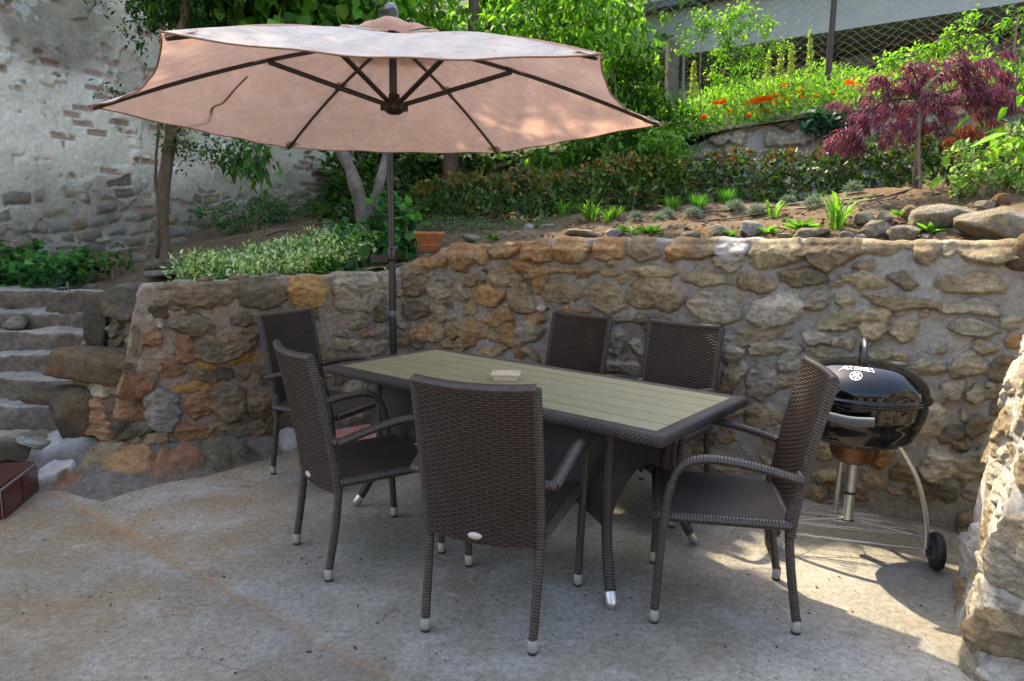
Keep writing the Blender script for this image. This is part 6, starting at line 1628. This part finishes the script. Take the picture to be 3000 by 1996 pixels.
# twigs and litter on the bare soil
rg = np.random.default_rng(66); m_ = MB(); n = 900; P = []
for _ in range(n): P.append(atg(rg.uniform(1150, 2950) if rg.uniform() < .7 else rg.uniform(560, 1150), rg.uniform(575, 705)))
P = np.array(P); leaves(m_, P + [0, 0, .006], .034 * rg.uniform(.5, 1.3, n), .016, rdir(n, rg, .05, 1) * [1, 1, .25], rdir(n, rg, 1.5, .5), pal(n, rg, [(.17, .11, .05), (.11, .07, .035), (.22, .17, .09), (.09, .12, .03)]), 'oval', .3, -.2)
tag(m_.build('leaf_litter', M['rock'], smooth=False), 'dry leaf bits lying on the terrace soil', 'leaf litter', kind='stuff')
# --- loose rocks on the wall top
RK = [((2027, 690), 67, 28, 'Y', 'flat tan stone lowest on the wall top left of the boulders'), ((2116, 680), 85, 40, 'W', 'rounded pale boulder on the wall top behind the chairs'), ((2203, 672), 62, 48, 'L', 'light grey square block on the wall top'), ((2301, 692), 55, 26, 'W', 'small white stone right of the square block'), ((2380, 684), 108, 42, 'G', 'grey sloping boulder below the iris clump'),
      ((2562, 672), 82, 62, 'Y', 'tan angular boulder left of the rounded one'), ((2652, 686), 100, 56, 'Y', 'rounded tan boulder in the middle of the rock pile'), ((2588, 640), 55, 40, 'G', 'greyish rock behind the tan boulders'), ((2535, 640), 60, 40, 'Y', 'tan rock at the back left of the pile'), ((2672, 622), 66, 40, 'O', 'reddish rock above the rounded boulder'),
      ((2768, 640), 178, 82, 'W', 'long pale boulder lying across the rock pile'), ((2925, 660), 215, 105, 'Y', 'largest tan slab boulder at the right edge'), ((2933, 590), 60, 42, 'R', 'brown pointed rock on top of the largest slab'), ((2852, 606), 32, 24, 'O', 'small orange stone under the variegated shrub'), ((2888, 606), 60, 36, 'W', 'pale rock left of the brown pointed one'),
      ((2482, 692), 44, 28, 'G', 'small grey stone beside the creeping weed'), ((2526, 698), 40, 24, 'L', 'small white chip in front of the tan boulder'), ((2755, 688), 34, 26, 'Y', 'little tan stone right of the fern'), ((2710, 698), 34, 22, 'Y', 'little round stone left of the fern'), ((2815, 678), 75, 34, 'Y', 'wedge of tan stone under the largest slab'),
      ((1803, 686), 62, 32, 'L', 'white lumpy stone on the wall top above the armchairs'), ((1700, 684), 95, 30, 'Y', 'flat sandy slab behind the wall top'), ((1505, 672), 52, 16, 'G', 'flat grey stone in the bare soil'), ((1380, 700), 62, 26, 'G', 'flat olive stone right of the flowerpot'), ((1600, 664), 60, 16, 'W', 'thin pale stone in the bare soil'), ((1550, 668), 36, 24, 'L', 'small bluish stone in the bare soil'), ((2600, 555 + 50), 34, 12, 'W', 'small flat pale stone on the reddish soil'), ((1425, 640 + 42), 34, 14, 'B', 'small brown stone near the wall top')]
for i, (q, w_, h_, c, lb) in enumerate(RK):
    g_ = atg(q[0], q[1] + h_ * .4); dpt = np.hypot(g_[0], g_[1]); W_, H_ = w_ / 2000 * g_[1] * .95, h_ / 2000 * g_[1] * 1.05
    nn_ = 4.5 if i == 2 else 2.8
    o = rock('loose_rock', (g_[0], g_[1] + W_ * .12, g_[2] + H_ * .36), (W_, W_ * .75, max(H_, .05)), 500 + i, (0, R((-8, 5, 0, 4)[i % 4]), R(i * 37 % 40 - 32)), n=nn_, cuts=10, rough=.13, fine=.035, cols=(c, {'Y': 'W', 'W': 'Y', 'L': 'L', 'G': 'Y', 'O': 'Y', 'R': 'O', 'B': 'O'}[c]), sub=4)
    tag(o, lb, 'rock', 'loose rocks on the wall top')
for i, (q, w_, h_, c, lb) in enumerate((((410, 752), 62, 36, 'Y', 'tan stone at the foot of the slim tree'), ((470, 772), 95, 34, 'R', 'reddish brown stone lying below the slim tree'), ((350, 765), 34, 34, 'L', 'grey stone left of the slim tree'), ((300, 765), 50, 20, 'L', 'flat grey stone at the foot of the old wall'), ((235, 760), 44, 24, 'G', 'mossy stone at the foot of the old wall'), ((480, 800), 150, 20, 'G', 'flat slab in the soil behind the wall end'), ((48, 945), 80, 38, 'W', 'pale rounded boulder beside the steps at the left edge'))):
    g_ = atg(q[0], q[1] + h_ * .45) if i < 6 else aty(48, 958, 5.0)
    W_, H_ = w_ / 2000 * g_[1], h_ / 2000 * g_[1] * 1.1
    o = rock('garden_rock', (g_[0], g_[1], g_[2] + H_ * .3), (W_, W_ * .7, H_), 560 + i, (0, 0, i), cuts=7, cols=(c, 'G')); tag(o, lb, 'rock', 'stones along the old wall')
# crumbs of stone and clods on the soil: one stuff object
rg = np.random.default_rng(77); m_ = MB(); P0, F0, _ = rock_data((1, 1, .7), 5, sub=1, cuts=2)
for _ in range(3200):
    q = (rg.uniform(1150, 2950), rg.uniform(565, 705)) if rg.uniform() < .85 else (rg.uniform(600, 1200), rg.uniform(640, 760))
    g_ = atg(*q); s_ = .006 + .030 * rg.uniform() ** 3
    c = np.array([(.30, .23, .15), (.24, .15, .09), (.36, .32, .26), (.17, .1, .06)])[rg.integers(4)] * rg.uniform(.7, 1.2)
    a = rg.uniform(0, 6.28); Rm = np.array([[math.cos(a), -math.sin(a), 0], [math.sin(a), math.cos(a), 0], [0, 0, 1]])
    m_.add((P0 * s_) @ Rm.T + g_ + [0, 0, s_ * .15], T=F0, C=c)
tag(m_.build('soil_crumbs', M['rock'], smooth=False), 'clods and small pebbles scattered over the bare soil', 'pebbles', kind='stuff')

# grit, crumbs of mortar and dry leaf bits on the patio: nobody could count them
rg = np.random.default_rng(88); m_ = MB(); P0, F0, _ = rock_data((1, 1, .6), 5, sub=1, cuts=2)
for _ in range(3600):
    x, y = rg.uniform(-2.6, 1.8), rg.uniform(1.7, 4.6) ** 1.0
    if y > float(np.interp(x, PWs[45:, 0], PWs[45:, 1])) - .12: continue
    near = float(np.interp(x, PWs[45:, 0], PWs[45:, 1])) - y
    if rg.uniform() > .25 + .75 * math.exp(-near / .35): continue
    s_ = .003 + .010 * rg.uniform() ** 4 + (.008 * rg.uniform() if near < .3 else 0)
    m_.add(P0 * s_ + [x, y, s_ * .2], T=F0, C=np.array([(.3, .27, .22), (.16, .12, .08), (.4, .38, .34), (.08, .06, .045)][rg.integers(4)]))
n = 130; x = rg.uniform(-2.3, 1.7, n); y = rg.uniform(1.8, 4.2, n)
leaves(m_, np.stack([x, y, np.full(n, .004)], -1), .018 * rg.uniform(.5, 1.3, n), .008, rdir(n, rg, .1, 1) * [1, 1, .15], np.tile([0, 0, 1.], (n, 1)), pal(n, rg, [(.16, .11, .05), (.1, .07, .035), (.2, .19, .06)]), 'oval', .3, -.2)
tag(m_.build('patio_litter', M['rock'], smooth=False), 'grit and bits of dry leaf scattered over the patio', 'litter', kind='stuff')
# ================================================================== HOUSE BEHIND THE CAMERA (sunlit front, mirrored in the lid)
SUN_AZ = np.array([-.5, .866]); SUN_EL = R(53)
M['nhwall'] = pbr('ochre_render', (.40, .31, .22), .9, 0, .12, 2)
M['nhroof'] = pbr('red_roof_tiles', (.25, .075, .04), .85, 0, .25, 8)
nh = thing('neighbour_house', 'low rendered house with a red tiled roof behind the patio', 'house', (-1.5, -5.5, 0), R(6))
MB().box((0, 0, 1.5), (8.5, 3, 3.0)).build('wall', M['nhwall'], nh)
r_ = MB(); V_ = [(-4.6, 1.9, 2.95), (4.6, 1.9, 2.95), (4.6, -1.9, 2.95), (-4.6, -1.9, 2.95), (-4.6, 0, 4.4), (4.6, 0, 4.4)]
r_.add(V_, [[0, 1, 5, 4], [2, 3, 4, 5], [3, 2, 1, 0]], [[1, 2, 5], [3, 0, 4]]); r_.build('roof', M['nhroof'], nh, smooth=False)
w_ = MB()
for x in (-3, -1, 3): w_.box((x, 1.503, 1.5), (.9, .03, 1.2))
w_.box((1.2, 1.503, 1.05), (1.0, .03, 2.1)); w_.build('window', M['dark'], nh)

# ================================================================== LIGHT, SKY, CAMERA
w = bpy.data.worlds.new('World'); scene.world = w; w.use_nodes = True
nt = w.node_tree; nt.nodes.clear()
sky = nt.nodes.new('ShaderNodeTexSky'); sky.sky_type = 'NISHITA'; sky.sun_disc = False
sky.sun_elevation = SUN_EL; sky.sun_rotation = math.atan2(SUN_AZ[0], SUN_AZ[1])
sky.air_density = 1.0; sky.dust_density = 2.5; sky.ozone_density = 1.0
bg = nt.nodes.new('ShaderNodeBackground'); bg.inputs['Strength'].default_value = .15
out = nt.nodes.new('ShaderNodeOutputWorld')
nt.links.new(sky.outputs[0], bg.inputs[0]); nt.links.new(bg.outputs[0], out.inputs[0])
sl = bpy.data.lights.new('sun', 'SUN'); sl.energy = 2.1; sl.angle = R(.53); sl.color = (1, .90, .72)
so = bpy.data.objects.new('sun', sl); COL.objects.link(so)
sd = np.array([SUN_AZ[0] * math.cos(SUN_EL), SUN_AZ[1] * math.cos(SUN_EL), math.sin(SUN_EL)])
so.rotation_euler = Vector(sd).to_track_quat('Z', 'Y').to_euler(); so.location = (8, -6, 10)

cam = bpy.data.cameras.new('camera'); cam.sensor_width = 36; cam.lens = 24.0; cam.clip_start = .05; cam.clip_end = 1000
co = bpy.data.objects.new('camera', cam); COL.objects.link(co)
co.matrix_world = Matrix.Translation((0, 0, CH_)) @ Matrix.Rotation(R(90) - CP, 4, 'X') @ Matrix.Rotation(CR, 4, 'Z')
scene.camera = co

scene.render.engine = 'CYCLES'
cy = scene.cycles
cy.max_bounces = 8; cy.diffuse_bounces = 4; cy.glossy_bounces = 4; cy.transmission_bounces = 6; cy.transparent_max_bounces = 6
cy.caustics_reflective = False; cy.caustics_refractive = False; cy.use_denoising = True
vs = scene.view_settings
vs.view_transform = 'Standard'; vs.look = 'None'; vs.exposure = 2.3; vs.gamma = 1.0; vs.use_curve_mapping = False
vs.use_white_balance = True; vs.white_balance_temperature = 7300; vs.white_balance_tint = 10
